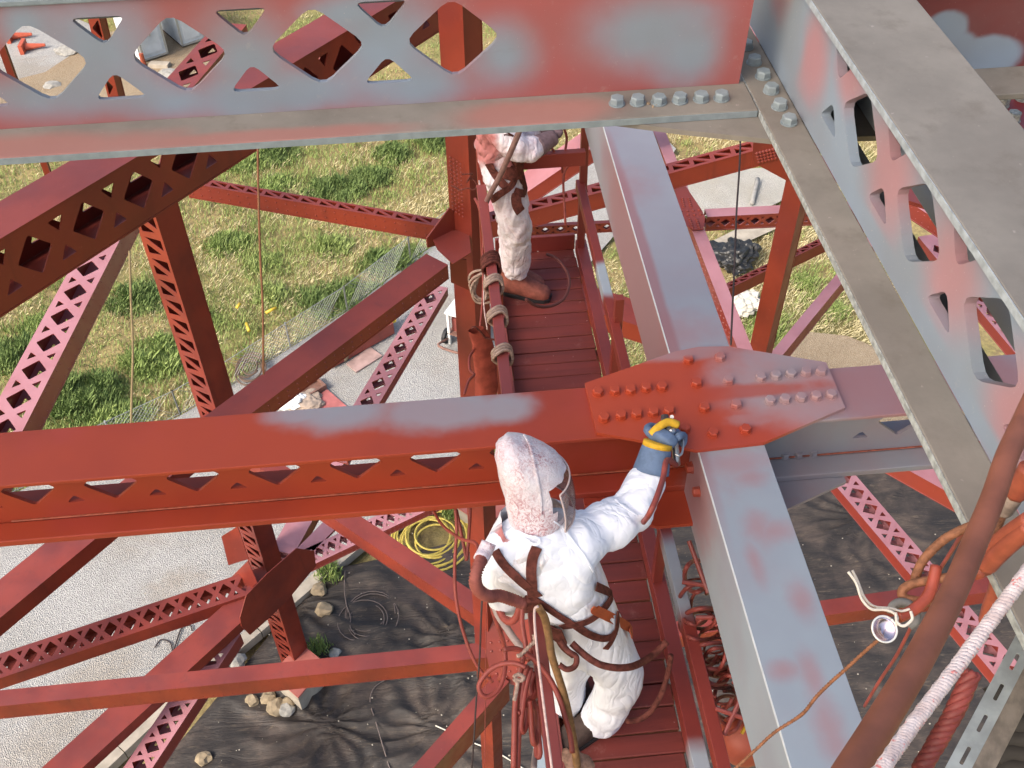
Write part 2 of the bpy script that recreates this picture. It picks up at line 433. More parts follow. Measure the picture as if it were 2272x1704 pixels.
M_UP = m_primed('mottled_primer_web', [], [(q8(221, 108), 0.155, 1.7, (1, 1, .9)), (q8(552, 140), 0.132, 1.7, (.9, 1, 1.1)), (q8(528, 222), 0.081, 1.6, (1.1, 1, .8)), (q8(852, 100), 0.167, 1.7, (1, 1, 1)), (q8(930, 190), 0.098, 1.8, (1.3, 1, .8)), (q8(1118, 120), 0.086, 1.8, (1, 1, 1)), (q8(690, 200), 0.075, 1.7, (1.4, 1, .8)), (q8(90, 215), 0.115, 1.8, (1.4, 1, .6)), (q8(390, 225), 0.086, 1.8, (1.5, 1, .6)), (q8(1440, 70), 0.132, 1.6, (1.3, 1, .8)), (q8(1530, 120), 0.098, 1.6, (.9, 1, 1)), (q8(1575, 215), 0.069, 1.6, (1.6, 1, .35)), (q8(1420, 225), 0.081, 1.8, (2.6, 1, .25)), (q8(250, 200), 0.092, 1.8, (1.6, 1, .8)), (q8(620, 215), 0.081, 1.8, (1.6, 1, .7)), (q8(60, 60), 0.069, 1.8, (1, 1, 1)), (q8(770, 30), 0.069, 1.8, (1.6, 1, .6))], thr=(-1., -.9), scale=2.3, red=(.37, .10, .095))
M_DUST = m_dust('dusty_primer', [((-1.2, 2.68, UZ), .30, .9, (1.6, .25, 1)), ((.30, 2.70, UZ), .16, .9, (1.5, .5, 1)), ((-.5, 2.67, UZ), .2, .9, (2, .2, 1))])
GEDGE = simple('primed_edge', (.26, .31, .33), .55, .4, 0, .2, 30)
boltmesh = {}
def bolt_me(key, mat, r, hh, washer=True):
    if key in boltmesh: return boltmesh[key]
    mb = MB()
    n = 14
    if washer: mb.cyl((0, 0, 0), (0, 0, .004), r*1.12, n)
    vs = []
    for z, q in ((.0, 1.), (hh*.8, 1.), (hh, .86)):
        for j in range(6): a = math.pi*j/3; vs.append(V((math.cos(a)*r*q, math.sin(a)*r*q, z+.0041)))
    mb.add(vs, [(i*6+j, i*6+(j+1) % 6, (i+1)*6+(j+1) % 6, (i+1)*6+j) for i in range(2) for j in range(6)]+[tuple(range(12, 18))])
    me = bpy.data.meshes.new('bolt'); me.from_pydata([tuple(v) for v in mb.v], [], mb.f); me.update(); me.materials.append(mat)
    boltmesh[key] = me; return me
def bolt(P, n, parent, mat, r=.022, hh=.020):
    o = bpy.data.objects.new('bolt', bolt_me(mat.name+str(r), mat, r, hh)); COL.objects.link(o)
    q = n.to_track_quat('Z', 'Y').to_matrix().to_4x4() @ Matrix.Rotation(random.uniform(0, 1), 4, 'Z')
    o.parent = parent; o.matrix_parent_inverse = Matrix.Translation(-parent.location); o.matrix_basis = Matrix.Translation(P) @ q
    return o
Z = V((0, 0, 1)); X = V((1, 0, 0)); Y = V((0, 1, 0))
def bevelbox(name, o, a, b, c, mat, parent, bev=.004):
    mb = MB(); mb.box(o, a, b, c); ob = mb.build(name, mat, parent)
    m = ob.modifiers.new('bevel', 'BEVEL'); m.width = bev; m.segments = 2; m.limit_method = 'ANGLE'
    return ob
# ---- upper beam (runs left-right above the painters)
ub = empty('steel_beam', (-.5, 2.8, -1.4), 'upper horizontal steel beam mottled grey and red with big diamond cut-outs and dusty flange', 'steel beam')
L = 2.6+.93
hs = holes_x(L, .365, .387, 0., 2.6+.24, phase=0, lo=.2, hi=.12, dw=.73, dh=.68, rr=.10, tw=.20, th=.235)
# first hole centre sits at x = -1.09; shift the pattern so it does
x0 = (-1.09-(-2.6)) % .387
hs = holes_x(L, .365, .387, x0-.387*.5, 2.6+.24, phase=0.5, lo=.2, hi=.12, dw=.73, dh=.68, rr=.10, tw=.20, th=.235)
hs = [h for h in hs if min(p.x for p in h) > .03 and max(p.x for p in h) < 2.6+.235]
plate('web', [(0, 0), (L, 0), (L+.01, .365), (0, .365)], hs, V((-2.6, 2.8, UZ)), X, Z, -Y, .016, M_UP, ub)
fl = bevelbox('bottom_flange', V((-2.6, 2.645, UZ-.022)), X*(L+.02), Y*.171, Z*.0215, M_DUST, ub)
bevelbox('flange_edge', V((-2.6, 2.6425, UZ-.0235)), X*(L+.018), Y*.0022, Z*.0205, GEDGE, ub, .0006)
bevelbox('top_flange', V((-2.6, 2.790, UT+.0005)), X*(L+.02), Y*.16, Z*.018, GEDGE, ub)
bevelbox('top_flange_back', V((-2.6, 2.953, UT-.12)), X*L, Y*.012, Z*.117, GEDGE, ub)
for c in ((1333, 217), (1378, 215), (1424, 214), (1469, 211), (1515, 208), (1559, 206)):
    bolt(onz((c[0]*1.0271, c[1]*1.0271), UZ+.012)*1.0+V((0, 0, -.012)), Z, ub, GEDGE)
# debris left on the flange
mb = MB(); P = onz(k(1, 2040, 675), UZ)
for i in range(26):
    q = P+V((random.gauss(0, .011), random.gauss(0, .007), 0))+V((-.022 if i % 4 == 0 else 0, .006 if i % 4 == 0 else 0, 0)); s = random.uniform(.002, .0055)
    mb.box(q, V((s, s*.4, 0)), V((-s*.3, s, 0)), V((0, .2*s, s)))
tag(mb.build('debris_pile', simple('pale_debris', (.55, .42, .28), .8, .2, 0, .6, 120)), 'small heap of pale crumbs lying on the upper beam flange by the bolts', 'debris')
# ---- gusset under the corner
M_GUS = m_dust('dusty_gusset')
cg = empty('gusset_plate', (1.0, 2.7, UZ-.03), 'dusty tapered gusset plate under the corner of the upper beam and right beam', 'gusset plate')
gp = [onz(p, UZ-.03) for p in ((1346, 270), (1512, 292), (1712, 313))]
gp = gp+[V((1.3, gp[2].y-.02, UZ-.03)), V((1.3, 3.1, UZ-.03)), V((.35, 3.1, UZ-.03))]
plate('plate', [(p.x, p.y) for p in gp], [], V((0, 0, UZ-.0245)), X, Y, Z, .016, M_GUS, cg)
# ---- right beam (runs towards the camera above the strut)
M_RB = m_primed('primer_web_pink', [((1.05, 2.58, -1.42), .12, 1.4, (1, .8, 1)), ((1.05, 2.0, -1.40), .13, 1.5, (1, 1., .9)), ((1.05, 1.62, -1.40), .13, 1.5, (1, .9, .9)), ((1.05, 2.32, -1.33), .10, 1.4, (1, 1., .7)), ((1.05, 1.25, -1.46), .14, 1.5, (1, .8, .8)), ((1.05, 2.95, -1.35), .10, 1.2, (1, 1, 1))], [((1.05, 1.75, -1.57), .3, .9, (1, 3, .10)), ((1.05, 2.75, -1.45), .09, 1., (1, .8, 1))], thr=(.7, .9), scale=2.0, red=(.40, .22, .24))
M_COVER0 = simple('inner_primer', (.16, .17, .18), .8, .2)
rb = empty('steel_beam', (1.15, 1.9, -1.4), 'right-hand dusty grey beam running towards the camera with diamond cut-outs in a pink-grey web', 'steel beam')
y0, y1 = .55, 3.3; L = y1-y0
hs = holes_x(L, .365, .39, (2.195-y0) % .39-.195, L, phase=.5, lo=.24, hi=.18, dw=.70, dh=.60, rr=.09, tw=.175, th=.2)
hs = [h for h in hs if max(p.x for p in h) < 2.60-y0]
plate('web', rect(0, 0, L, .365), hs, V((1.06, y0, UZ)), Y, Z, -X, .026, M_RB, rb)
plate('web', rect(0, 0, L, .365), [], V((1.262, y0, UZ)), Y, Z, X, .016, M_RB, rb)
bevelbox('bottom_flange', V((.955, y0, UZ-.022)), X*.105, Y*L, Z*.0215, M_DUST, rb, .003)
bevelbox('flange_edge', V((.9525, y0, UZ-.0235)), X*.0022, Y*L, Z*.0205, simple('scraped_edge', (.45, .48, .47), .6, .4, 0, .5, 60), rb, .0006)
plate('bottom_plate', rect(0, 0, .095, L), [], V((1.0875, y0, UZ-.004)), X, Y, Z, .010, M_COVER0, rb)
bevelbox('bottom_flange', V((1.262, y0, UZ-.022)), X*.105, Y*L, Z*.0215, M_DUST, rb, .003)
M_COVER = m_dust('dusty_cover')
bevelbox('cover_plate', V((1.0, y0, UT+.0005)), X*.268, Y*(L+.3), Z*.019, M_COVER, rb, .003)
bevelbox('cover_edge', V((.9972, y0, UT)), X*.0024, Y*(L+.3), Z*.0185, simple('pale_edge', (.42, .47, .50), .55, .4, 0, .35, 40), rb, .0006)
for c in ((415, 295), (468, 393), (525, 485), (577, 578), (632, 680), (692, 780)):
    bolt(onz(k(2, c[0], c[1]+14), UZ), Z, rb, GEDGE)
# ---- continuation of the upper beam to the right, deep shade put into its paint colour
M_DK = m_primed('shaded_maroon_web', [], [(q8(*k(2, 1710, 190)), .075, .35, (1, 1, .8)), (q8(*k(2, 1940, 370)), .085, .35, (1.3, 1, .8)), (q8(*k(2, 1800, 300)), .05, .5, (1, 1, 1))], thr=(-1, -.9), scale=1., red=(.17, .035, .035))
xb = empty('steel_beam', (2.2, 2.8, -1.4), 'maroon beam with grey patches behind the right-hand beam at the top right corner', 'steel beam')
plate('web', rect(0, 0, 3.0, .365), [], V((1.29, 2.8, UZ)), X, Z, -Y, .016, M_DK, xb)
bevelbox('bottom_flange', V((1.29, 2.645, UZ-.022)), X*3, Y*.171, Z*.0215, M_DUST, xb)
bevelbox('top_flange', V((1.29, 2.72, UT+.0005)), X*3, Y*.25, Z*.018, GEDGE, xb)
M_REDP = m_orange('deep_red_paint', (.34, .025, .02), (.27, .02, .018), .45, .1)
pp = [onz(k(2, *q), -1.9) for q in ((1980, 640), (2330, 620), (2400, 1150), (2120, 860))]
gr = empty('gusset_plate', pp[0], 'deep red gusset plate with two white-splashed bolts right of the dusty beam', 'gusset plate')
poly_plate('plate', pp, .016, M_REDP, gr, Z)
M_SPLASH = simple('white_splashed_bolt', (.6, .6, .52), .6, .4, 0, .6, 90)
for c in ((2065, 680), (2135, 780), (2200, 640)): bolt(onz(k(2, *c), -1.9), Z, gr, M_SPLASH, .024, .03)

# ---- middle beam (the one being painted)
MZ = -3.05
def m_mid():
    n = NT('fresh_orange_over_primer')
    r = n.mix(n.ramp(n.noise(1.1, 4), .35, .7), (.34, .052, .022), (.25, .038, .022))
    r = n.mix(n.math('MULTIPLY', n.ramp(n.noise(2.3, 4), .5, .75), .5), r, (.34, .05, .04))
    g = n.mix(n.ramp(n.noise(3, 4), .3, .7), (.275, .22, .235), (.25, .255, .28))
    f = None
    for c, rad, so_, st in (((-.45, 2.94, MZ), .12, 1.1, (1.9, .8, 1)), ((-.05, 2.92, MZ), .15, 1.0, (1.9, .75, 1)), ((.20, 2.90, MZ), .10, .9, (1.3, .9, 1)), ((1.85, 2.84, -3.2), .75, .5, (1, 1, 1)), ((-.62, 2.95, MZ), .09, 1.2, (1.5, .6, 1))):
        b = n.blob(c, rad, so_, .5, 6, st); f = b if f is None else n.math('MAXIMUM', f, b)
    c = n.mix(f, r, g)
    c = n.mix(n.math('MULTIPLY', n.blob((1.9, 2.85, MZ), .5, .9, .3, 3, (1, .5, .12)), .6), c, (.33, .10, .09))
    n.bump(n.noise(70, 3), .07, .003)
    return n.out(c, n.ramp(n.noise(4, 4), .3, .7, .33, .48), .28)
M_MID = m_mid()
mbm = empty('steel_beam', (0, 2.83, -3.2), 'middle horizontal beam freshly sprayed orange over grey primer below the gusset plate', 'steel beam')
x0, x1 = -2.8, 3.2; L = x1-x0
bevelbox('top_plate', V((x0, 2.694, MZ-.018)), X*L, Y*.285, Z*.018, M_MID, mbm, .004)
hs = holes_x(L, .330, .3265, ((-1.734+.0-x0) % .3265)-.3265*.5, L, phase=.5, lo=.265, hi=.15, dw=.68, dh=.60, rr=.05, tw=.115, th=.125)
hs = [h for h in hs if max(p.x for p in h) < .33-x0 or (min(p.x for p in h) > 1.62-x0)]
plate('web', rect(0, 0, L, .33), hs, V((x0, 2.80, -3.391)), X, Z, -Y, .016, M_MID, mbm)
plate('back_angle', rect(0, 0, L, .08), [], V((x0, 2.975, -3.15)), X, Z, Y, .014, M_MID, mbm)
bevelbox('bottom_flange', V((x0, 2.694, -3.425)), X*L, Y*.1, Z*.033, M_MID, mbm, .005)
plate('bottom_plate', rect(0, 0, L, .165), [], V((x0, 2.796, -3.395)), X, Y, Z, .012, M_MID, mbm)
mb = MB(); mb.tube([V((x0+.02*i, 2.7965, -3.389)) for i in range(int(.95/.02), int(L/.02))], .004, 5, 1)
tag(mb.build('weld_bead', simple('rubbed_weld', (.40, .10, .05), .5, .5, 0, .5, 40), mbm), 'thin pale bead along the lower flange')
# ---- strut running away under the right beam
def m_strut():
    n = NT('grey_primer_strut')
    g = n.mix(n.ramp(n.noise(2.2, 3), .3, .7), (.285, .33, .37), (.255, .285, .325))
    f = None
    for c, rad, so_, st in ((onz(k(5, 330, 1330), MZ), .085, 1.3, (1.2, .6, 1)), (onz(k(5, 450, 1420), MZ), .05, 1.3, (1, .6, 1)), (onz(k(8, 500, 110), MZ), .05, 1.3, (.8, 1., 1)), (onz(k(8, 590, 130), MZ), .05, 1.2, (1.1, .7, 1)), (onz(k(8, 475, 330), MZ), .035, 1.5, (.5, 1.8, 1)), (onz(k(8, 770, 570), MZ), .035, 1.5, (.8, 1.6, 1)), (onz(k(8, 850, 1080), MZ), .035, 1.4, (.7, 2.0, 1)), (onz(k(8, 950, 1400), MZ), .045, 1.3, (.7, 2.4, 1)), (onz(k(8, 660, 1030), MZ), .025, 1.6, (1.4, 1, 1)), (onz(k(1, 1750, 1200), MZ), .10, 1.6, (1.2, 1.2, 1)), (onz(k('p', 1250, 1150), MZ), .12, 1.6, (1.4, .8, 1)), (V((.93, 2.5, -3.25)), .15, .8, (1, 1, 1))):
        b = n.blob(c, rad*1.25, min(1.9, so_*1.4), .6, 13, st); f = b if f is None else n.math('MAXIMUM', f, b)
    c = n.mix(n.math('MULTIPLY', f, .42), g, (.35, .10, .09))
    c = n.mix(n.math('MULTIPLY', n.ramp(n.noise(2.6, 5, .6), .45, .75), .18), c, (.30, .20, .21))
    c = n.mix(n.math('MULTIPLY', n.blob((1.0, 4.6, MZ), 1.2, .9, .3, 2, (1, 1, 1)), .22), c, (.30, .16, .165))
    c = n.mix(n.math('MULTIPLY', n.blob((.93, 3.6, -3.2), .9, .6, .2, 3, (.05, 1.4, .5)), .8), c, (.28, .135, .14))
    n.bump(n.noise(80, 3), .07, .003)
    return n.out(c, .46, .25)
M_STR = m_strut()
st = empty('steel_strut', (1.05, 2.5, -3.2), 'wide grey-primed strut running away from the lower right under the gusset plate', 'steel strut')
for nm_, ya, yb in (('top_plate', .35, 2.692), ('top_plate', 2.982, 6.2)):
    bevelbox(nm_, V((.925, ya, MZ-.014)), X*.26, Y*(yb-ya), Z*.0135, M_STR, st, .002)
    plate('side_plate', rect(0, 0, yb-ya, .40), [], V((.928, ya, MZ-.416)), Y, Z, -X, .014, M_STR, st)
    plate('side_plate', rect(0, 0, yb-ya, .40), [], V((1.182, ya, MZ-.416)), Y, Z, X, .014, M_STR, st)
    bevelbox('ridge_edge', V((.9215, ya, MZ-.0145)), X*.0030, Y*(yb-ya), Z*.0142, simple('rubbed_ridge', (.60, .64, .66), .5, .4, 0, .15, 20), st, .0008)
# ---- gusset plate over the crossing
gu = empty('gusset_plate', (1.0, 2.85, MZ), 'orange eight-sided gusset plate with rows of hex bolts being spray painted', 'gusset plate')
def m_gus():
    n = NT('half_sprayed_gusset')
    r = n.mix(n.ramp(n.noise(1.6, 4), .35, .7), (.40, .060, .024), (.33, .050, .028))
    g = n.mix(n.ramp(n.noise(4, 4), .3, .7), (.36, .20, .20), (.30, .24, .25))
    a = n.blob((1.42, 2.93, MZ), .34, .7, .35, 6, (1, .8, 1)); b = n.blob((1.17, 2.87, MZ), .16, .8, .5, 12, (2.0, .25, 1))
    c2 = n.blob((1.20, 2.72, MZ), .08, .9, .5, 12, (1.6, .5, 1)); d_ = n.blob((1.0, 3.12, MZ), .12, .9, .3, 8, (2.0, .4, 1))
    f = n.math('MAXIMUM', n.math('MAXIMUM', n.math('MULTIPLY', a, n.math('SUBTRACT', 1., n.math('MULTIPLY', b, .75))), n.math('MULTIPLY', c2, .55)), n.math('MULTIPLY', d_, .7))
    n.bump(n.noise(70, 3), .07, .003)
    return n.out(n.mix(f, r, g), n.ramp(n.noise(4, 4), .3, .7, .34, .5), .3)
M_GP = m_gus(); GPZ = MZ+.016
gpx = [k(4, 1565, 815), k(4, 2140, 612), k(5, 110, 580), k(5, 300, 577), k(5, 935, 680), k(5, 1058, 972), k(5, 535, 1198), k(5, 100, 1248), k(4, 1640, 1133)]
gpp = [onz(p, GPZ) for p in gpx]
plate('plate', [(p.x, p.y) for p in gpp], [], V((0, 0, GPZ)), X, Y, Z, .0155, M_GP, gu)
for i, c in enumerate((1650, 865, 1760, 855, 1862, 850, 1962, 835, 2065, 830, 1690, 1030, 1800, 1015, 1902, 1005, 2010, 995, 2110, 985)):
    if i % 2 == 0: bolt(onz(k(4, c, (1650, 865, 1760, 855, 1862, 850, 1962, 835, 2065, 830, 1690, 1030, 1800, 1015, 1902, 1005, 2010, 995, 2110, 985)[i+1]), GPZ+.014)-V((0, 0, .014)), Z, gu, M_GP, .0225, .017)
for c in ((45, 655), (250, 640), (100, 805), (305, 790), (150, 965), (355, 945), (20, 1100), (205, 1130), (415, 1105), (515, 770), (612, 757), (710, 745), (808, 735), (905, 730), (575, 920), (672, 910), (775, 900), (872, 890), (970, 880)):
    bolt(onz(k(5, *c), GPZ+.014)-V((0, 0, .014)), Z, gu, M_GP, .0225, .017)
# lower gusset and its bolts
lg = empty('gusset_plate', (1.0, 2.8, -3.45), 'lower gusset plate hidden half under the middle beam crossing', 'gusset plate')
plate('plate', [(.50, 2.66), (.78, 2.52), (1.25, 2.52), (1.62, 2.67), (1.62, 3.0), (1.25, 3.2), (.78, 3.2), (.5, 3.0)], [], V((0, 0, -3.427)), X, Y, Z, .016, M_MID, lg)
for c in (k('w', 1290, 625), k('w', 1430, 612)): bolt(ony(c, 2.80), -Y, mbm, M_MID, .02, .022)
for c in (k(5, 665, 1290), k(5, 752, 1285), k(5, 845, 1275)): bolt(onz(c, -3.392), Z, mbm, M_MID, .02, .02)
for c in (k(5, 72, 1365), k(5, 115, 1515), k('t', 1170, 1320)): bolt(onpl(c, V((.928, 0, 0)), X), -X, st, M_MID, .02, .022)

# ================================================================== hanging walkway
PZ = -4.6
wk = empty('walkway', (.65, 3.6, PZ), 'narrow hanging plank walkway between two red rails under the painters', 'walkway')
def m_plank():
    n = NT('overspray_planks')
    c = n.mix(n.ramp(n.noise(3, 5, .65, n.scaled((.25, 3, 1))), .35, .7), (.19, .036, .028), (.13, .028, .023))
    c = n.mix(n.math('MULTIPLY', n.ramp(n.noise(5, 6, .75), .58, .72), .35), c, (.34, .16, .14))
    c = n.mix(n.ramp(n.noise(38, 3), .735, .76), c, (.6, .4, .36))
    n.bump(n.noise(18, 6, .7, n.scaled((.2, 2, 1))), .25, .006)
    return n.out(c, .6, .35)
M_PLANK = m_plank(); y = .9; i = 0
plankmes = []
while y < 5.86:
    wdt = .112+.010*math.sin(i*2.7)
    if len(plankmes) < 6:
        mb = MB(); mb.box(V((-.28, 0, -.03)), X*.56, Y*wdt, Z*.03)
        me = bpy.data.meshes.new('plank'); me.from_pydata([tuple(v) for v in mb.v], [], mb.f); me.update(); me.materials.append(M_PLANK); plankmes.append((me, wdt))
    me, wdt = plankmes[i % len(plankmes)] if i >= 6 else plankmes[-1]
    o = bpy.data.objects.new('plank', me); COL.objects.link(o); o.parent = wk; o.matrix_parent_inverse = Matrix.Translation(-wk.location)
    m = o.modifiers.new('bevel', 'BEVEL'); m.width = .005; m.segments = 1
    o.location = (.648+random.uniform(-.006, .006), y, PZ+random.uniform(-.003, .003)); o.rotation_euler = (0, 0, random.uniform(-.012, .012))
    y += wdt+.007; i += 1
M_RAIL = m_orange('walkway_red', (.24, .038, .027), (.18, .030, .024), .4, .5)
def railm():
    n = NT('rail_overspray'); c = n.mix(n.ramp(n.noise(2, 4), .35, .7), (.24, .038, .027), (.18, .030, .024))
    b = n.math('MAXIMUM', n.blob((.95, 1.85, -4.49), .22, .5, .2, 6, (1, 1, 1)), n.blob((.93, 2.62, -3.95), .2, .7, .2, 6, (1, 1, 1)))
    b = n.math('MAXIMUM', b, n.blob((.97, 4.75, -3.95), .16, .5, .2, 6, (1, 1, 1)))
    return n.out(n.mix(b, c, (.34, .38, .42)), .4, .5)
M_RAIL2 = railm()
def ang(name, x, ya, yb, z, wx, hz, mat=M_RAIL, t=.006):
    mb = MB(); mb.box(V((x, ya, z-t)), X*wx, Y*(yb-ya), Z*t); mb.box(V((x, ya, z-hz)), X*t, Y*(yb-ya), Z*(hz-t))
    return mb.build(name, mat, wk)
def tubebox(name, x, ya, yb, z, wx, hz, mat=M_RAIL):
    return bevelbox(name, V((x, ya, z-hz)), X*wx, Y*(yb-ya), Z*hz, mat, wk, .004)
tubebox('handrail', .222, 1.0, 5.3, -3.6, .058, .06)
tubebox('handrail', .908, .9, 5.8, -3.95, .055, .075, M_RAIL2)
tubebox('toe_rail', .928, .9, 5.85, -4.49, .075, .10, M_RAIL2)
tubebox('toe_rail', .30, .9, 5.4, -4.50, .06, .10)
for yy in (1.25, 2.95, 4.35, 5.75):
    tubebox('post', .93, yy, yy+.05, -3.78 if yy < 5 else -3.45, .05, .82 if yy < 5 else 1.1)
    tubebox('post', .25, yy, yy+.05, -3.66, .05, .94)
tubebox('end_rail', .30, 5.50, 5.55, -3.55, .62, .10); tubebox('end_board', .36, 5.88, 5.91, -4.47, .57, .13)
for yy in (1.6, 2.4, 3.2, 4.0, 4.8, 5.6): tubebox('bearer', .28, yy, yy+.06, PZ-.034, .74, .06)
mb = MB(); P = onz(k('p', 150, 500), PZ+.004); mb.box(P, V((.085, .012, 0)), V((-.004, .03, 0)), V((0, 0, .006))); tag(mb.build('chip', M_WHITE), 'small white chip lying on the far end of the walkway', 'chip')
# ================================================================== tower members below
def hz(label, A, B, O1, O2, z, name='lattice_brace', cat='steel brace', **kw): return member(name, label, cat, onz(A, z), onz(B, z), O1, O2, **kw)
# big dark diagonal under the upper beam
hz('dark red girder with large cut-outs under the left end of the upper beam', (-60, 566), k(0, 900, 1003), k(0, 440, 1045), (172, 594), -4.4, 'lattice_girder', 'steel girder', p2='x', pp=(k(0, 210, 1535), k(0, 900, 1130), 2), ext=(2.4, 4.6), pk2=dict(lo=.16, hi=.22, dw=.62, dh=.62))
# column L
colA, colB = ony((1028, 60), 9), ony((1085, 1440), 9)
member('steel_column', 'bright orange column rising behind the far painter', 'steel column', colB, colA, (987, 292), (1071, 90), roll=42, ext=(6, 1.2), w1=None, riv=False)
# rivet rows on the column's splice
mb = MB()
axis = (colA-colB).normalized(); c0 = ony((1029, 365), 9)
hL = ony((990, 340), 9.22)-ony((1029, 365), 9); hL = (hL-axis*hL.dot(axis)).normalized(); nL = axis.cross(hL).normalized(); nL = nL if nL.dot(-c0) > 0 else -nL
tag(rivets_mb([c0+hL*(.03+.055*i)-axis*(.05*j)+nL*.02 for i in range(4) for j in range(14)], nL, .013, mb).build('rivets', PAINT, bpy.data.objects['steel_column']), kind='stuff')
# joint 1 on column L
J1 = -6.75
jx = ony((1010, 520), 8.9)
gj = empty('gusset_plate', jx, 'cross-shaped orange gusset plates at the joint left of the far painter', 'gusset plate')
def hplate(px, z, par, mat=PAINT, nm='plate'):
    P = [onz(p, z) for p in px]
    return plate(nm, [(p.x, p.y) for p in P], [], V((0, 0, z)), X, Y, Z, .014, mat, par)
def vplate(px, P0, n, par, mat=PAINT, nm='plate', t=.016): return poly_plate(nm, [onpl(p, P0, n) for p in px], t, mat, par, n)
hplate([(960, 530), (1000, 512), (1040, 508), (1045, 560), (1005, 585), (970, 552)], J1-.02, gj)
vplate([k(1, 545, 1540), k(1, 690, 1345), k(1, 820, 1405), k(1, 760, 1480), k(1, 720, 1560), k(1, 550, 1600)], jx+V((0, .25, 0)), V((.55, -.83, 0)).normalized(), gj)
vplate([k(4, 690, 0), k(4, 800, 20), k(4, 815, 215), k(4, 700, 165)], jx-V((0, .1, 0)), V((0, -1, 0)), gj)
# strut from joint 1 to the left
hz('dark red strut with slotted openings along its top running left from the column', (462, 414), (1000, 507), k(0, 1800, 1235), (700, 488), J1, p1='n', pp=(k(0, 1515, 1215), k(0, 1985, 1315), 4), ext=(.3, 0))
# braces from joint 1 down-left
hz('long solid red brace with a pale sheen running down-left from the column joint', (563.5, 913), (980, 598), k(3, 1900, 605), (700, 846), J1, 'steel_brace', ext=(.5, .1))
hz('pink lattice brace between the gravel and the column under the joint', (842.5, 893), (1000.5, 627), k(4, 330, 535), (930, 766), J1-1.1, p1='x', pp=(k('g', 1675, 45), k('g', 1090, 1035), 5), ext=(.8, -.1), mat=PINK)
# far left pale lattice
hz('pale pink lattice brace lit brightly at the far left edge', (48, 960), (247, 570), (100, 697), k(3, 545, 560), -8.6, p1='x', pp=(k(3, 520, 190), k(3, 62, 1080), 5), ext=(2.0, 1.0), pk1=dict(), mat=PINK)
# column LL and its joint
llA, llB = ony((373, 570), 15.0), ony((653, 1464), 15.0)
member('steel_column', 'dark slender column with triangular lacing standing on the square concrete pedestal', 'steel column', llB, llA, (585, 1350), (657, 1350), p1='t', pp=(k(3, 1075, 65), k(3, 1308, 810), 6), roll=42, ext=(2.2, 1.2), riv=False)
GX = onz(k(6, 1780, 520), -21.0)
gx = empty('gusset_plate', GX, 'large dark gusset plate where lattice braces cross above the gravel at lower left', 'gusset plate')
gxn = V((.80, -.60, .05)).normalized(); gx0 = GX-V((0, .9, 0))
vplate([k(6, *q) for q in ((1590, 545), (1725, 405), (1915, 240), (2030, 258), (2040, 355), (1860, 572), (1740, 690), (1615, 800), (1560, 745), (1550, 690))], gx0, gxn, gx)
vplate([k(6, *q) for q in ((1430, 165), (1535, 100), (1605, 310), (1475, 350))], gx0+V((-.3, .6, 0)), V((-.3, -.9, .1)).normalized(), gx)
vplate([k(6, *q) for q in ((1480, 440), (1600, 320), (1660, 460), (1590, 540))], gx0+V((0, .15, 0)), V((-.75, -.6, .3)).normalized(), gx)
hz('long perforated brace crossing above the pale gravel at lower left', (0, 1505), (546, 1321), (0, 1450), (300, 1428), -20.8, p1='x', pp=(k(6, 1330, 555), k(6, 50, 980), 10), ext=(2., .6), pk1=dict())
hz('solid red brace with pale top descending from the dark gusset to the lower left corner', (182, 1704), (534, 1381), (330, 1491), (400, 1528), -20.9, 'steel_brace', ext=(2., .9))
hz('pale pink lattice brace over the concrete kerb near the bottom left corner', (338, 1704), (539, 1399), (371, 1560), (462, 1550), -21.6, p1='x', pp=(k(6, 1150, 1285), k(6, 918, 1640), 3), ext=(2., -.1), mat=PINK)
hz('solid red brace at the left edge just below the middle beam', (0, 1371), (211, 1196), (50, 1245), (120, 1312), -18.5, 'steel_brace', ext=(2.5, 4))
hz('short pale pink brace rising from the dark gusset behind the middle beam', (659, 1217), (693, 1155), (625, 1177), (690, 1188), -21, 'steel_brace', ext=(.2, 4), mat=PINK)
hz('short grey-pink brace rising right from the dark gusset', k('k', 605, 405), k('k', 800, 205), k('k', 580, 240), k('k', 720, 310), -21, 'steel_brace', ext=(.2, 4), riv=False, mat=PINK)
hz('pink lattice brace behind the orange diagonal near the yellow hose', (701, 1250), (930.7, 1141), (752, 1183), (842, 1197), -21, p1='x', pp=(k('k', 790, 370), k('k', 905, 305), 1), ext=(.2, 3), mat=PINK)
# lower level at joint 2
J2 = -15.3
hz('long horizontal red beam across the lower left with a row of pale rivets', (0, 1567), (1083, 1458.7), (500, 1482), (500, 1545), J2, 'steel_beam', 'steel beam', ext=(3, .3))
hz('bright orange diagonal brace descending right under the middle beam to the lower joint', (741, 1151.5), (1060, 1369.6), (932, 1234), (888, 1277), J2, 'steel_brace', ext=(4, .3))
hz('solid red brace descending left from the lower joint at the bottom edge', (963, 1704), (1121, 1522), (990, 1618), (1070, 1625), J2, 'steel_brace', ext=(2, .1))
g2 = empty('gusset_plate', colB, 'red riveted gusset plate at the lower joint behind the hose bundle', 'gusset plate')
po, pn = vplate([k(7, *q) for q in ((915, 620), (1190, 590), (1240, 900), (1110, 1125), (960, 1085), (925, 900))], colB+V((0, -.35, 0)), V((-.15, -.8, .55)).normalized(), g2)
tag(rivets_mb([onpl(k(7, *q), colB+V((0, -.35, 0)), pn) for q in ((958, 850), (1015, 845), (1065, 838), (962, 905), (1020, 898), (1075, 890), (960, 710), (985, 725), (1030, 765), (995, 1050), (1040, 1042), (1080, 1035), (1000, 1075), (1060, 1070), (1150, 860), (1160, 900), (1150, 960), (1130, 1020))], pn, .026).build('rivets', PAINT, g2), kind='stuff')

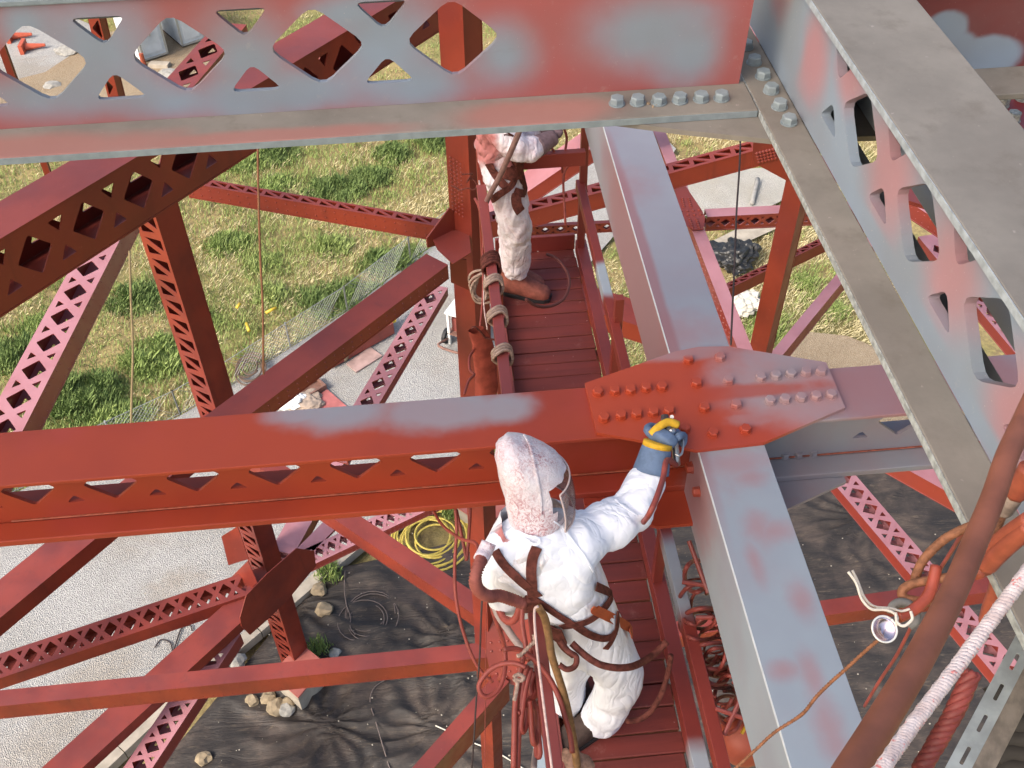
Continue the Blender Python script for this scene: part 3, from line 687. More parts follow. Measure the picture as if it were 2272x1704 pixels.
# ---- right side of the bent
rA, rB = ony((1777.6, 447.7), 9), ony((1700.7, 776), 9)
member('steel_column', 'bright orange column on the right with a dark scalloped shadow down its side', 'steel column', rB, rA, (1700, 600), (1757, 600), ext=(3.5, 1.6), roll=40, riv=False)
member('lattice_brace', 'orange-red strut with slotted top meeting the right column', 'steel brace', ony((1479, 387), 9.1), ony((1672, 334.7), 9.1), (1570, 338.5), (1602, 391), p1='n', pp=(k('r', 705, 95), k('r', 245, 220), 3), ext=(2.1, .7), riv=False)
gR = empty('gusset_plate', ony((1700, 350), 8.5), 'orange gusset plate with rivet rows at the top of the right column', 'gusset plate')
vplate([k('r', *q) for q in ((770, 38), (900, 20), (1060, 330), (1022, 340), (815, 228), (760, 238))], V((0, 8.55, 0)), V((0, -1, 0)), gR)
tag(rivets_mb([onpl(k('r', 795+24*i+5*j, 135+21*j-6*i), V((0, 8.55, 0)), V((0, -1, 0))) for i in range(6) for j in range(4)], V((0, -1, 0)), .022).build('rivets', PAINT, gR), kind='stuff')
hz('pink diagonal chord running beside the wide grey strut', (1453.6, 300), (1628, 752), k('r', 480, 870), k('r', 420, 1100), -7.6, 'steel_brace', ext=(2, .6), mat=PINK)
gP = empty('gusset_plate', onz(k('r', 300, 560), -7.58), 'pink six-sided gusset plate with rivets beside the grey strut', 'gusset plate')
hplate([k('r', *q) for q in ((190, 395), (270, 375), (385, 545), (412, 600), (402, 690), (320, 695), (250, 640), (213, 510))], -7.56, gP)
tag(rivets_mb([onz(k('r', *q), -7.56) for q in [(245+3*i, 470+14*i) for i in range(5)]+[(292+4*i, 470+14*i) for i in range(5)]+[(300+5*i, 620+15*i) for i in range(5)]+[(350+5*i, 620+15*i) for i in range(5)]+[(235, 563), (282, 560), (325, 557), (370, 553), (240, 592), (288, 588), (335, 587), (380, 583)]], Z, .022).build('rivets', PAINT, gP), kind='stuff')
hz('horizontal pink beam with diamond openings between grey strut and right column', (1560.6, 482), (1734, 473), (1640, 459.8), (1640, 509), -7.7, 'lattice_beam', 'steel beam', p2='x', pp=(k('r', 463, 630), k('r', 900, 605), 4), ext=(-.05, 1.2), pk2=dict(lo=.2, hi=.28, dw=.66, dh=.52), riv=False, mat=PINK)
hz('slotted red strut crossing behind the lower right column', (1618, 640.6), (1826, 539.6), (1706, 583), (1698, 624), -11, p1='n', pp=(k('r', 630, 1075), k('r', 860, 965), 3), ext=(.1, 2), riv=False)
hz('pink diagonal brace with red side running up-right behind the dusty beam', (1739, 785), (1873, 621.5), (1790, 687), (1815, 714), -10, 'steel_brace', ext=(1, 2.5), mat=PINK)
hz('long pink lattice brace running down-right over the dark sheeting', (1900, 1132.6), (2023.6, 1280), (1990, 1160), (1960, 1231), -17, p1='x', pp=(k('s', 85, 410), k('s', 515, 895), 4), ext=(3.5, 5.5), pk1=dict(), riv=False, mat=PINK)
hz('wide red brace with pink top below the right end of the middle beam', (1986, 1027), (2117, 1099.5), (2095, 1030), (2035, 1090), -13, 'steel_brace', ext=(2, 3), riv=False, mat=PINK)
hz('horizontal red beam over the dark sheeting at lower right', (1830, 1366), (2199, 1312.7), (2000, 1307), (2000, 1365), -15.3, 'steel_beam', 'steel beam', ext=(3.5, 3))
# members seen through the openings of the right-hand beam and round the far walkway
hz('pink riveted chord seen through the openings of the right-hand beam', k('h', 280, 590), k('h', 480, 720), k('h', 470, 620), k('h', 380, 745), -9, 'steel_brace', ext=(.6, 1.5), riv=True, mat=PINK)
hz('red brace seen through the upper openings of the right-hand beam', k('h', 270, 580), k('h', 470, 640), k('h', 280, 480), k('h', 400, 640), -7, 'steel_brace', ext=(1.5, 1.5), riv=False)
hz('pink lattice brace seen through the lowest opening of the right-hand beam', k('h', 650, 1160), k('h', 800, 1340), k('h', 720, 1120), k('h', 700, 1290), -11, p1='x', pitch=.42, ext=(2, 3), riv=False, mat=PINK)
member('steel_brace', 'pink brace with orange underside rising right behind the far painter', 'steel brace', ony(k('f', 1180, 830), 11.5), ony(k('f', 1560, 570), 11.5), k('f', 1180, 560), k('f', 1300, 940), ext=(1.0, 3.5), riv=False, mat=PINK)
hz('maroon beam with small hexagonal openings beyond the end of the walkway', k('f', 1110, 1345), k('f', 2020, 1300), k('f', 1500, 1290), k('f', 1500, 1440), -7.4, 'lattice_beam', 'steel beam', p2='x', pp=(k('f', 1275, 1380), k('f', 1465, 1370), 1), ext=(.3, .8), pk2=dict(lo=.12, hi=.2, dw=.62, dh=.6), riv=False)
hz('pale red diagonal seen between the walkway rail and the grey strut', k('p', 700, 1010), k('p', 920, 1080), k('p', 760, 830), k('p', 850, 1190), -8.5, 'steel_brace', ext=(2, 1), riv=False)
# column seen through the upper left openings
member('lattice_brace', 'orange lattice member seen through the left openings of the upper beam', 'steel brace', onz(k(0, 1215, 600), -11), onz(k(0, 1480, 290), -11), k(0, 1200, 370), k(0, 1300, 600), p1='x', pp=(k(0, 1365, 270), k(0, 1270, 440), 1), ext=(3, 1.0), riv=False)
member('steel_column', 'orange column at the far left edge seen through the first opening', 'steel column', ony(k(0, 115, 540), 9), ony(k(0, 10, 250), 9), k(0, 0, 350), k(0, 130, 540), ext=(1, 3), riv=False)
member('lattice_brace', 'orange laced member seen through the small upper left triangle opening', 'steel brace', ony(k(0, 770, 640), 12), ony(k(0, 640, 120), 12), k(0, 600, 250), k(0, 720, 250), p1='t', pitch=.5, roll=20, ext=(1, 3), riv=False)
# ================================================================== painters
def skin_mesh(name, verts, edges, radii, root=0, sub=2):
    me = bpy.data.meshes.new(name+'_raw'); me.from_pydata([tuple(v) for v in verts], edges, []); me.update()
    o = bpy.data.objects.new(name+'_raw', me); COL.objects.link(o)
    m = o.modifiers.new('s', 'SKIN'); m.use_smooth_shade = True; m.branch_smoothing = .4
    sv = me.skin_vertices[0].data
    for i, r in enumerate(radii): sv[i].radius = (r, r) if not isinstance(r, tuple) else r; sv[i].use_root = (i == root)
    u = o.modifiers.new('u', 'SUBSURF'); u.levels = sub; u.render_levels = sub
    dg = bpy.context.evaluated_depsgraph_get(); dg.update()
    out = bpy.data.meshes.new_from_object(o.evaluated_get(dg)); out.name = name
    bpy.data.objects.remove(o); bpy.data.meshes.remove(me)
    return out
def wrinkle(me, amp, sc, st=(1, 1, 1), seed=0.):
    me.update(); ns = [v.normal.copy() for v in me.vertices]
    for v, n in zip(me.vertices, ns):
        p = V((v.co.x*st[0], v.co.y*st[1], v.co.z*st[2]))*sc+V((seed, seed, seed))
        f = noise.ridged_multi_fractal(p, .9, 2.1, 3, 1.0, 2.0)-1.0
        v.co += n*amp*f*.5
    me.update()
def folds(me, amp, sc, st=(1, 1, 1), seed=0.):
    """crisp cloth folds: sharp valleys between broad smooth panels, running in warped bands"""
    me.update(); ns = [v.normal.copy() for v in me.vertices]
    for v, n in zip(me.vertices, ns):
        p = V((v.co.x*st[0], v.co.y*st[1], v.co.z*st[2]))*sc+V((seed, seed, seed)); p += noise.noise_vector(p*.6)*.9
        f = abs(noise.noise(p))+.5*abs(noise.noise(p*2.1+V((3, 1, 7))))
        v.co += n*amp*(f*1.6-.45)
    me.update()
def m_suit(name, base, reds, amount, bump=.9, crackle=0.):
    n = NT(name)
    c = n.mix(n.ramp(n.noise(4, 4), .3, .7), base, tuple(q*.93 for q in base))
    f = None
    for ce, rad, so_, st in reds:
        b = n.blob(ce, rad, so_, .5, 14, st); f = b if f is None else n.math('MAXIMUM', f, b)
    red = (.42, .12, .11)
    if f is not None: c = n.mix(n.math('MULTIPLY', f, .92), c, red)
    if amount: c = n.mix(n.math('MULTIPLY', n.ramp(n.noise(6, 6, .7), .45, .7), amount), c, (.40, .17, .16))
    if crackle: c = n.mix(n.math('MULTIPLY', n.ramp(n.noise(34, 6, .8, None, 1.2), .50, .60), crackle), c, (.42, .20, .22))
    a = n.math('ABSOLUTE', n.math('SUBTRACT', n.noise(4.5, 1.2, .5, n.scaled((1, 1, .6)), 1.8), .5), 0.); b = n.math('ABSOLUTE', n.math('SUBTRACT', n.noise(13, 1., .5, n.scaled((1, 1, .5)), 1.2), .5), 0.)
    n.bump(n.math('ADD', n.math('MULTIPLY', a, 2.4), n.math('MULTIPLY', b, .8)), bump, .03)
    return n.out(c, .62, .3)
def cloth_from(me_verts): pass
def ellipse_rings(rings, seg=28, closed_top=True, amp=.0, sc=18, seed=3.):
    """rings: (centre, rx, ry, yaw) from bottom to top"""
    vs, fs = [], []
    for c, rx, ry, yaw in rings:
        for j in range(seg):
            q = 2*math.pi*j/seg; d = V((math.cos(q)*rx, math.sin(q)*ry, 0))
            d = V((d.x*math.cos(yaw)-d.y*math.sin(yaw), d.x*math.sin(yaw)+d.y*math.cos(yaw), 0)); p = V(c)+d
            if amp: p += d.normalized()*amp*(noise.ridged_multi_fractal(p*sc+V((seed,)*3), .9, 2.1, 3, 1., 2.)-1.)
            vs.append(p)
    m = len(rings)
    for i in range(m-1):
        for j in range(seg): fs.append((i*seg+j, i*seg+(j+1) % seg, (i+1)*seg+(j+1) % seg, (i+1)*seg+j))
    if closed_top: vs.append(V(rings[-1][0])+Z*.012); t = len(vs)-1; fs += [((m-1)*seg+j, (m-1)*seg+(j+1) % seg, t) for j in range(seg)]
    return vs, fs
class Surf:
    def __init__(s, objs):
        vs, fs = [], []
        for o in objs:
            n = len(vs); vs += [o.matrix_world @ v.co if False else v.co.copy() for v in o.data.vertices]; fs += [tuple(i+n for i in p.vertices) for p in o.data.polygons]
        s.t = BVHTree.FromPolygons(vs, fs)
    def at(s, p, off=.004):
        h = s.t.ray_cast(V((0, 0, 0)), ray(p))
        if h[0] is None:
            h = s.t.find_nearest(ray(p)*3.9)
        n = h[1]; n = n if n.dot(-h[0]) > 0 else -n
        return h[0]+n*off, n
def strap(name, surf, px, width, mat, parent, off=.006, sub=6):
    """webbing laid over the clothing"""
    P = [V((a[0], a[1], 0)) for a in px]; C = cat_rom(P, sub)
    pts = [surf.at((c.x, c.y), off) for c in C]
    for _ in range(2): pts = [pts[0]]+[((pts[i-1][0]+pts[i][0]*2+pts[i+1][0])/4, (pts[i-1][1]+pts[i][1]*2+pts[i+1][1]).normalized()) for i in range(1, len(pts)-1)]+[pts[-1]]
    vs, fs = [], []; m = len(pts)
    for i, (p, n) in enumerate(pts):
        d = (pts[min(i+1, m-1)][0]-pts[max(i-1, 0)][0]).normalized(); t = d.cross(n).normalized()
        vs += [p-t*width*.5, p+t*width*.5, p+t*width*.5+n*.004, p-t*width*.5+n*.004]
    for i in range(m-1):
        for j in range(4): fs.append((i*4+j, i*4+(j+1) % 4, i*4+4+(j+1) % 4, i*4+4+j))
    fs += [(3, 2, 1, 0), tuple((m-1)*4+j for j in range(4))]
    return mesh(name, vs, fs, mat, parent)
def hose(name, pts, r, mat, parent=None, corr=0., n=10, sub=8, label=None, cat=None, group=None):
    mb = MB(); L = sum((V(pts[i+1])-V(pts[i])).length for i in range(len(pts)-1))
    if corr:
        nn = int(L/ (corr*.5)); mb.tube(pts, r, n, max(2, nn//(len(pts)-1)), lambda t: r*(1+.13*(1 if int(t*nn) % 2 else -1)))
    else: mb.tube(pts, r, n, sub)
    o = mb.build(name, mat, parent, True)
    return tag(o, label, cat, group)
M_STRAP = simple('red_crusted_webbing', (.15, .045, .034), .85, .2, 0, .55, 45)
M_HOSE = simple('red_hose', (.30, .060, .045), .5, .4, 0, .35, 12)
M_HOSE2 = simple('dusty_red_hose', (.36, .11, .085), .7, .3, 0, .4, 18)
M_BOOT = simple('dusty_boot_leather', (.075, .05, .042), .8, .25, 0, .45, 25)
M_GLOVE = simple('blue_glove_leather', (.135, .20, .32), .7, .3, 0, .3, 25)
M_YEL = simple('yellow_glove_trim', (.72, .42, .03), .6, .3, 0, .3, 30)
def m_skin():
    n = NT('skin'); n.b.inputs['Subsurface Weight'].default_value = .1; return n.out((.50, .30, .21), .55, .35)
M_SKIN = m_skin()
def boot(name, ankle, heading, mat, parent, s=1.):
    d = V((math.cos(heading), math.sin(heading), 0)); q = V((-d.y, d.x, 0)); z0 = PZ+.004
    A = V((ankle.x, ankle.y, z0)); vs, fs = [], []; seg = 14
    prof = [(-.085, .030, .0, .075), (-.06, .040, 0, .16), (-.02, .046, 0, .20), (.03, .046, 0, .155), (.08, .050, 0, .11), (.14, .053, 0, .088), (.18, .047, 0, .075), (.205, .028, .006, .055)]
    for x, hw, zb, zt in prof:
        for j in range(seg):
            a = 2*math.pi*j/seg; cx, cz = math.cos(a), math.sin(a)
            yy = hw*math.copysign(abs(cx)**.6, cx); zz = zb+(zt-zb)*(.5+.5*math.copysign(abs(cz)**.6, cz))
            vs.append(A+d*x*s+q*yy*s+Z*zz*s)
    for i in range(len(prof)-1):
        for j in range(seg): fs.append((i*seg+j, (i+1)*seg+j, (i+1)*seg+(j+1) % seg, i*seg+(j+1) % seg))
    fs += [tuple(range(seg)), tuple(range((len(prof)-1)*seg, len(prof)*seg))[::-1]]
    b = mesh(name, vs, fs, mat, parent, True)
    mb = MB(); pts = []
    for sg in (1, -1):
        for x, hw, _, _ in (prof if sg == 1 else prof[::-1]): pts.append(A+d*x*s*1.03+q*sg*(hw+.004)*s)
    n = len(pts); mb.add([p-Z*.003 for p in pts]+[p+Z*.022 for p in pts], [tuple(range(n))[::-1], tuple(range(n, 2*n))]+[(i, (i+1) % n, n+(i+1) % n, n+i) for i in range(n)])
    mb.build('sole', M_BLACK, b)
    return b
def glove_hand(name, wrist, palm, tip_dir, thumb_dir, normal, parent, mat, scale=1., curl=1.):
    """palm with four unequal curled fingers and a thumb that leaves the side"""
    f = (palm-wrist).normalized(); n = (normal-f*normal.dot(f)).normalized(); s = f.cross(n)
    if s.dot(thumb_dir) < 0: s = -s
    vs = [wrist, wrist+(palm-wrist)*.5, palm]; ed = [(0, 1), (1, 2)]; rr = [(.036*scale, .03*scale), (.044*scale, .026*scale), (.046*scale, .024*scale)]
    me0 = skin_mesh(name, vs, ed, rr, 0, 2); bm = bmesh.new(); bm.from_mesh(me0); bpy.data.meshes.remove(me0)
    for i, ln in enumerate((.088, .098, .092, .072)):
        b = palm+s*(.031-.021*i)*scale-f*.012*scale; pts = [b, b+f*.018*scale]; d = f
        for j, (frac, ang) in enumerate(((.42, 42), (.33, 52), (.25, 38))):
            q = math.radians(ang)*curl; d = (d*math.cos(q)+(-n)*math.sin(q)*1.).normalized() if j == 0 else (Matrix.Rotation(q, 3, f.cross(-n)) @ d).normalized()
            pts.append(pts[-1]+d*ln*frac*scale)
        me = skin_mesh('finger', pts, [(j, j+1) for j in range(len(pts)-1)], [.012*scale, .0115*scale, .0108*scale, .0098*scale, .0085*scale], 0, 1); bm.from_mesh(me); bpy.data.meshes.remove(me)
    b = wrist+(palm-wrist)*.45+s*.030*scale; d = (s*.75+f*.55-n*.35).normalized(); pts = [b-s*.012, b+d*.03*scale, b+d*.05*scale+(f*.8-n*.5-s*.2).normalized()*.022*scale, b+d*.052*scale+(f*.8-n*.6-s*.35).normalized()*.05*scale]
    me = skin_mesh('thumb', pts, [(0, 1), (1, 2), (2, 3)], [.016*scale, .0145*scale, .013*scale, .010*scale], 0, 1); bm.from_mesh(me); bpy.data.meshes.remove(me)
    out = bpy.data.meshes.new(name); bm.to_mesh(out); bm.free()
    return link(name, out, mat, parent, True)

# ---------------------------------------------------------------- near painter
def P_(x, y, d): return ony((x, y), d)
J = dict(pel=P_(1308, 1408, 2.22), bel=P_(1290, 1345, 2.23), che=P_(1240, 1268, 2.24), upc=P_(1205, 1205, 2.26), nec=P_(1180, 1145, 2.29), hea=P_(1160, 1075, 2.34), top=P_(1158, 1020, 2.36),
         sR=P_(1290, 1190, 2.27), uR=P_(1345, 1168, 2.31), eR=P_(1402, 1135, 2.37), fR=P_(1428, 1085, 2.44), wR=P_(1447, 1035, 2.50), sL=P_(1112, 1218, 2.23), eL=P_(1118, 1318, 2.30), wL=P_(1165, 1345, 2.48),
         hR=P_(1348, 1440, 2.20), tR=P_(1366, 1470, 2.19), kR=P_(1377, 1510, 2.20), cR=P_(1350, 1562, 2.23), aR=P_(1326, 1612, 2.26), hL=P_(1268, 1425, 2.25), kL=P_(1256, 1490, 2.33), cL=P_(1254, 1528, 2.36), aL=P_(1256, 1562, 2.40))
names = list(J); idx = {n: i for i, n in enumerate(names)}
ed = [('pel', 'bel'), ('bel', 'che'), ('che', 'upc'), ('upc', 'nec'), ('nec', 'hea'), ('hea', 'top'), ('upc', 'sR'), ('sR', 'uR'), ('uR', 'eR'), ('eR', 'fR'), ('fR', 'wR'), ('upc', 'sL'), ('sL', 'eL'), ('eL', 'wL'), ('pel', 'hR'), ('hR', 'tR'), ('tR', 'kR'), ('kR', 'cR'), ('cR', 'aR'), ('pel', 'hL'), ('hL', 'kL'), ('kL', 'cL'), ('cL', 'aL')]
rad = dict(pel=.165, bel=.155, che=.185, upc=.15, nec=.07, hea=.062, top=.045, sR=.112, uR=.098, eR=.090, fR=.080, wR=.060, sL=.105, eL=.088, wL=.055, hR=.130, tR=.124, kR=.110, cR=.102, aR=.092, hL=.128, kL=.106, cL=.098, aL=.09)
me = skin_mesh('person', [J[n] for n in names], [(idx[a], idx[b]) for a, b in ed], [rad[n] for n in names], 0, 3)
folds(me, .018, 3.6, (1.2, 1.2, .55), 2.); folds(me, .007, 8., (1.2, 1.2, .45), 5.)
M_SUIT = m_suit('white_coverall', (.82, .85, .92), [], 0.0, .45)
me.materials.append(M_SUIT); me.materials.append(M_SKIN)
for p in me.polygons:
    c = p.center
    p.material_index = 1 if (c-J['hea']).length < .10 and (c.z > J['nec'].z+.06) else 0; p.use_smooth = True
w1 = tag(link('person', me), 'painter in white coverall and crumpled white hood spraying the gusset plate', 'person')
# face under the hood (looks towards the gun)
look = V((.95, .22, -.12)).normalized(); hc = J['hea']*.55+J['top']*.45
side = look.cross(Z).normalized()
fb = MB()
def ell(c, rx, ry, rz, n=10):
    vs, fs = [], []
    for i in range(n+1):
        for j in range(n): a, b = math.pi*i/n, 2*math.pi*j/n; vs.append(c+look*rx*math.sin(a)*math.cos(b)+side*ry*math.sin(a)*math.sin(b)+Z*rz*math.cos(a))
    for i in range(n):
        for j in range(n): fs.append((i*n+j, (i+1)*n+j, (i+1)*n+(j+1) % n, i*n+(j+1) % n))
    return vs, fs
fb.add(*ell(hc+look*.02-Z*.03, .078, .066, .098)); fb.add(*ell(hc+look*.098-Z*.025, .016, .013, .024))
fo = fb.build('face', M_SKIN, w1, True)
for sg in (1, -1):
    e = MB(); e.add(*ell(hc+look*.083+side*.030*sg+Z*.0, .011, .013, .010)); e.build('eye', M_WHITE, fo, True)
    e = MB(); e.add(*ell(hc-look*.005+side*.074*sg-Z*.02, .018, .008, .03)); e.build('ear', M_SKIN, fo, True)
e = MB(); e.add(*ell(hc+look*.09-Z*.068, .008, .024, .007)); e.build('mouth', simple('lips', (.33, .14, .12), .5), fo, True)
# hood with cape and window
yawh = math.atan2(look.y, look.x)
b0 = J['nec']; t0 = P_(1153, 975, 2.40); ax = t0-b0
def hr(t, rx, ry, dx=0., dy=0.): return (b0+ax*t+V((dx, dy, 0))+look*0, rx, ry, yawh)
cape = [(b0+V((.03, -.02, -.17)), .215, .15, .35), (b0+V((.02, -.02, -.12)), .205, .15, .35), (b0+V((.012, -.015, -.06)), .165, .135, .35), (b0+V((.005, -.005, -.02)), .12, .12, .4)]
hood_r = [hr(.03, .110, .112), hr(.14, .118, .112), hr(.28, .126, .114), hr(.44, .130, .116), hr(.58, .126, .114), hr(.71, .114, .110), hr(.82, .094, .098), hr(.91, .064, .078), hr(.97, .022, .045)]
hood_r = [(c+look*(.020, .028, .034, .036, .030, .014, -.004, -.022, -.034)[i], a*.95, b*.93, y) for i, (c, a, b, y) in enumerate(hood_r)]
def m_hood():
    n = NT('crumpled_foil_hood')
    base = n.mix(n.ramp(n.noise(5, 4), .35, .65), (.74, .70, .73), (.66, .58, .62))
    cr = n.noise(42, 8, .82, None, 2.5); big = n.ramp(n.noise(7, 4), .35, .62)
    c = n.mix(n.math('MULTIPLY', n.math('MULTIPLY', n.ramp(cr, .47, .56), big), .9), base, (.42, .17, .19))
    n.bump(n.math('ADD', n.noise(26, 6, .7, None, 1.6), n.math('MULTIPLY', n.noise(9, 4), .8)), .8, .010)
    return n.out(c, .42, .5)
M_HOOD = m_hood()
vs, fs = ellipse_rings(cape, 36, False, .014, 9, 1.)
mesh('cape', vs, fs, m_suit('cape_cloth', (.80, .79, .81), [(b0+V((-.10, -.05, -.06)), .05, .8, (1, 1, 1.6))], 0, .8, .25), w1, True)
seg = 36
vs, fs = ellipse_rings(hood_r, seg, True, .010, 15, 2.)
# open the window: drop the cloth faces ahead of the eyes
keep = []
for f in fs:
    c = sum((vs[i] for i in f), V((0, 0, 0)))/len(f); tt = (c-b0).dot(ax)/ax.length_squared; d = c-(b0+ax*tt); d.z = 0; d.normalize()
    lk = V((look.x, look.y, 0)).normalized()
    if .08 < tt < .50 and d.dot(lk) > .50: continue
    keep.append(f)
hd = mesh('hood', vs, keep, M_HOOD, w1, True)
def m_visor():
    n = NT('clear_visor'); n.b.inputs['Transmission Weight'].default_value = .0
    tr = n.n.new('ShaderNodeBsdfTransparent'); mx = n.n.new('ShaderNodeMixShader'); tr.inputs[0].default_value = (.80, .72, .68, 1)
    f = n.math('ADD', .16, n.math('MULTIPLY', n.ramp(n.noise(12, 5), .45, .7), .40))
    n.out((.42, .34, .32), .18, .7); o = n.n['Material Output']
    n.L(f, mx.inputs[0]); n.L(tr.outputs[0], mx.inputs[1]); n.L(n.b.outputs[0], mx.inputs[2]); n.L(mx.outputs[0], o.inputs['Surface'])
    return n.m
M_FILM = simple('tape_edge', (.55, .44, .42), .4, .5, 0, .2, 20)
vv, vf = [], []; NA, NB = 12, 8
for i in range(NB+1):
    for j in range(NA+1):
        tt = .05+.48*i/NB; a = (j/NA-.5)*math.radians(124); rx = .136+.012*math.sin(i/NB*math.pi)
        lk = V((look.x, look.y, 0)).normalized(); d = Matrix.Rotation(a, 3, 'Z') @ lk; vv.append(b0+ax*tt+look*.022+d*rx)
for i in range(NB):
    for j in range(NA): q = i*(NA+1)+j; vf.append((q, q+1, q+NA+2, q+NA+1))
vz = mesh('visor', vv, vf, m_visor(), w1, True)
sm = vz.modifiers.new('thick', 'SOLIDIFY'); sm.thickness = .0025
for js in (0, NA): hose('visor_frame', [vv[i*(NA+1)+js] for i in range(NB+1)], .0035, M_FILM, w1, 0, 6, 2)
hose('visor_frame', [vv[NB*(NA+1)+j] for j in range(NA+1)], .0035, M_FILM, w1, 0, 6, 2)
hose('visor_frame', [vv[j] for j in range(NA+1)], .004, M_FILM, w1, 0, 6, 2)
# hood seam, tag
SF = Surf([w1, hd, bpy.data.objects['cape']])
wq = lambda *a: [k('w', *q) for q in a]
lq = lambda *a: [k('l', *q) for q in a]
strap('seam', SF, wq((640, 262), (690, 360), (720, 480), (755, 640), (780, 780), (790, 900), (785, 960)), .007, M_HOOD, w1, .003)
strap('suit_seam', SF, wq((900, 1010), (1000, 1090), (1080, 1200), (1180, 1330), (1240, 1450)), .006, M_SUIT, w1, .003)
strap('suit_seam', SF, wq((1440, 830), (1530, 900), (1620, 955), (1700, 960)), .006, M_SUIT, w1, .003)
strap('suit_seam', SF, lq((1240, 560), (1200, 680), (1190, 780), (1200, 860)), .006, M_SUIT, w1, .003)
strap('harness_strap', SF, wq((395, 1268), (450, 1360), (530, 1450), (640, 1550), (720, 1615), (775, 1660)), .034, M_STRAP, w1)
strap('harness_strap', SF, wq((755, 1235), (715, 1340), (705, 1460), (710, 1560), (720, 1650)), .038, M_STRAP, w1)
strap('harness_belt', SF, lq((690, 150), (790, 215), (880, 280), (985, 350), (1085, 410), (1180, 475), (1280, 520), (1380, 525), (1440, 470)), .032, M_STRAP, w1, .006)
strap('harness_strap', SF, lq((970, 420), (1080, 405), (1200, 372), (1310, 290), (1385, 190), (1415, 90)), .034, M_STRAP, w1, .008)
strap('harness_strap', SF, lq((1450, 300), (1448, 390), (1435, 470), (1390, 570), (1350, 620)), .026, M_STRAP, w1, .006)
strap('harness_strap', SF, lq((905, 420), (930, 520), (1000, 620), (1090, 690)), .03, M_STRAP, w1, .006)
strap('hood_tie', SF, wq((590, 1110), (680, 1150), (760, 1165), (770, 1200), (720, 1215), (640, 1170)), .010, M_SUIT, w1, .008)
def tx(zk, pts, d): return [ond(k(zk, *q), d if not isinstance(d, (list, tuple)) else d[i]) for i, q in enumerate(pts)]
hose('breathing_hose', tx('w', [(300, 1290), (245, 1400), (215, 1520), (240, 1610), (330, 1670)], [3.66, 3.62, 3.62, 3.66, 3.72])+tx('l', [(430, 165), (540, 200), (650, 240)], [3.78, 3.85, 3.88]), .021, M_HOSE2, w1, .014, 12)
hose('hose_cuff', tx('w', [(335, 1200), (300, 1280), (262, 1350)], [3.66, 3.66, 3.64]), .028, M_HOOD, w1, 0, 10, 4)
bevelbox('regulator', ond(k('l', 640, 330), 3.92), V((.07, .01, -.01)), V((0, .05, 0)), V((.01, 0, .08)), M_STRAP, w1, .008)
strap('radio_pouch', SF, lq((930, 400), (960, 470), (985, 545)), .055, M_STRAP, w1, .022)
strap('tool_pouch', SF, lq((1520, 380), (1540, 450), (1530, 510)), .04, simple('orange_pouch', (.45, .09, .03), .6), w1, .02)
boot('boot', J['aR'], math.radians(205), M_BOOT, w1, 1.12); boot('boot', J['aL']+V((.02, .02, 0)), math.radians(190), M_BOOT, w1, 1.1)
# glove and gauntlet
gw, gh = J['wR'], P_(1459, 985, 2.55); hp = onz((1481, 958), -2.945)
gm = MB(); g0 = J['wR']-(gh-J['wR'])*.22
gm.tube([g0, g0.lerp(gh, .4), g0.lerp(gh, .8), gh], .05, 14, 5, lambda t: .070-.018*t)
ga = gm.build('gauntlet', M_GLOVE, w1, True)
yb = MB(); yb.tube([gh-(gh-g0)*.12, gh+(gh-g0)*.06], .0565, 14, 1); yb.build('cuff_band', M_YEL, w1, True)
glove_hand('glove', gh, gh.lerp(hp, .95), None, V((-.6, .2, .4)), V((-.35, -.25, .9)), w1, M_GLOVE, 1.5, .95)
mb = MB(); mb.tube([gh+(hp-gh)*.70+V((-.052, .0, .012)), gh+(hp-gh)*.92+V((-.036, .0, .034)), gh+(hp-gh)*1.05+V((.0, .01, .040)), gh+(hp-gh)*1.0+V((.040, .01, .024))], .016, 8, 6); mb.build('knuckle_band', M_YEL, w1, True)
# left glove, mostly hidden in front of the body
wl = J['wL']; gl = MB(); gl.tube([J['wL']-(J['wL']-J['eL'])*.25, wl, wl+V((.05, .08, .02))], .055, 12, 4); gl.build('gauntlet', M_GLOVE, w1, True)
glove_hand('glove', wl+V((.05, .08, .02)), wl+V((.11, .17, .03)), None, V((0, 0, 1)), V((0.6, -.4, .6)), w1, M_GLOVE, 1.15, .8)
# spray gun
sg = empty('spray_gun', hp, 'small chrome spray gun held in the blue gloved hand over the gusset bolts', 'spray gun')
gun = MB(); gd = V((.12, .97, .1)).normalized()
gun.cyl(hp+V((-.006, .0, -.005)), hp+V((-.006, .0, .0))+gd*.075, .016, 12); gun.build('gun_body', simple('gun_metal', (.10, .075, .07), .4, .5, .5), sg)
g = MB(); c = onz(k('t', 715, 545), -2.95); g.cyl(c, c+(-c).normalized()*.022, .0125, 14); g.cyl(c-(-c).normalized()*.05, c, .009, 10); nz = g.build('nozzle_cap', M_STEEL, sg)
g = MB(); g.cyl(c+(-c).normalized()*.0221, c+(-c).normalized()*.026, .006, 10); g.build('nozzle_bore', M_DARK, nz)
g = MB(); c2 = onz(k('t', 835, 490), -2.95); g.cyl(c2, c2+(-c2).normalized()*.015, .008, 10); g.build('fan_knob', M_STEEL, sg)
hose('trigger_guard', [onz(k('t', *q), -2.97) for q in ((960, 760), (1010, 850), (1020, 980), (1000, 1100), (950, 1140), (890, 1110))], .005, M_STEEL, sg, 0, 6, 5)
hose('grip', [hp+V((.01, .0, .02)), hp+V((.03, -.02, -.06)), hp+V((.035, -.06, -.13))], .016, M_STEEL, sg, 0, 8, 4)
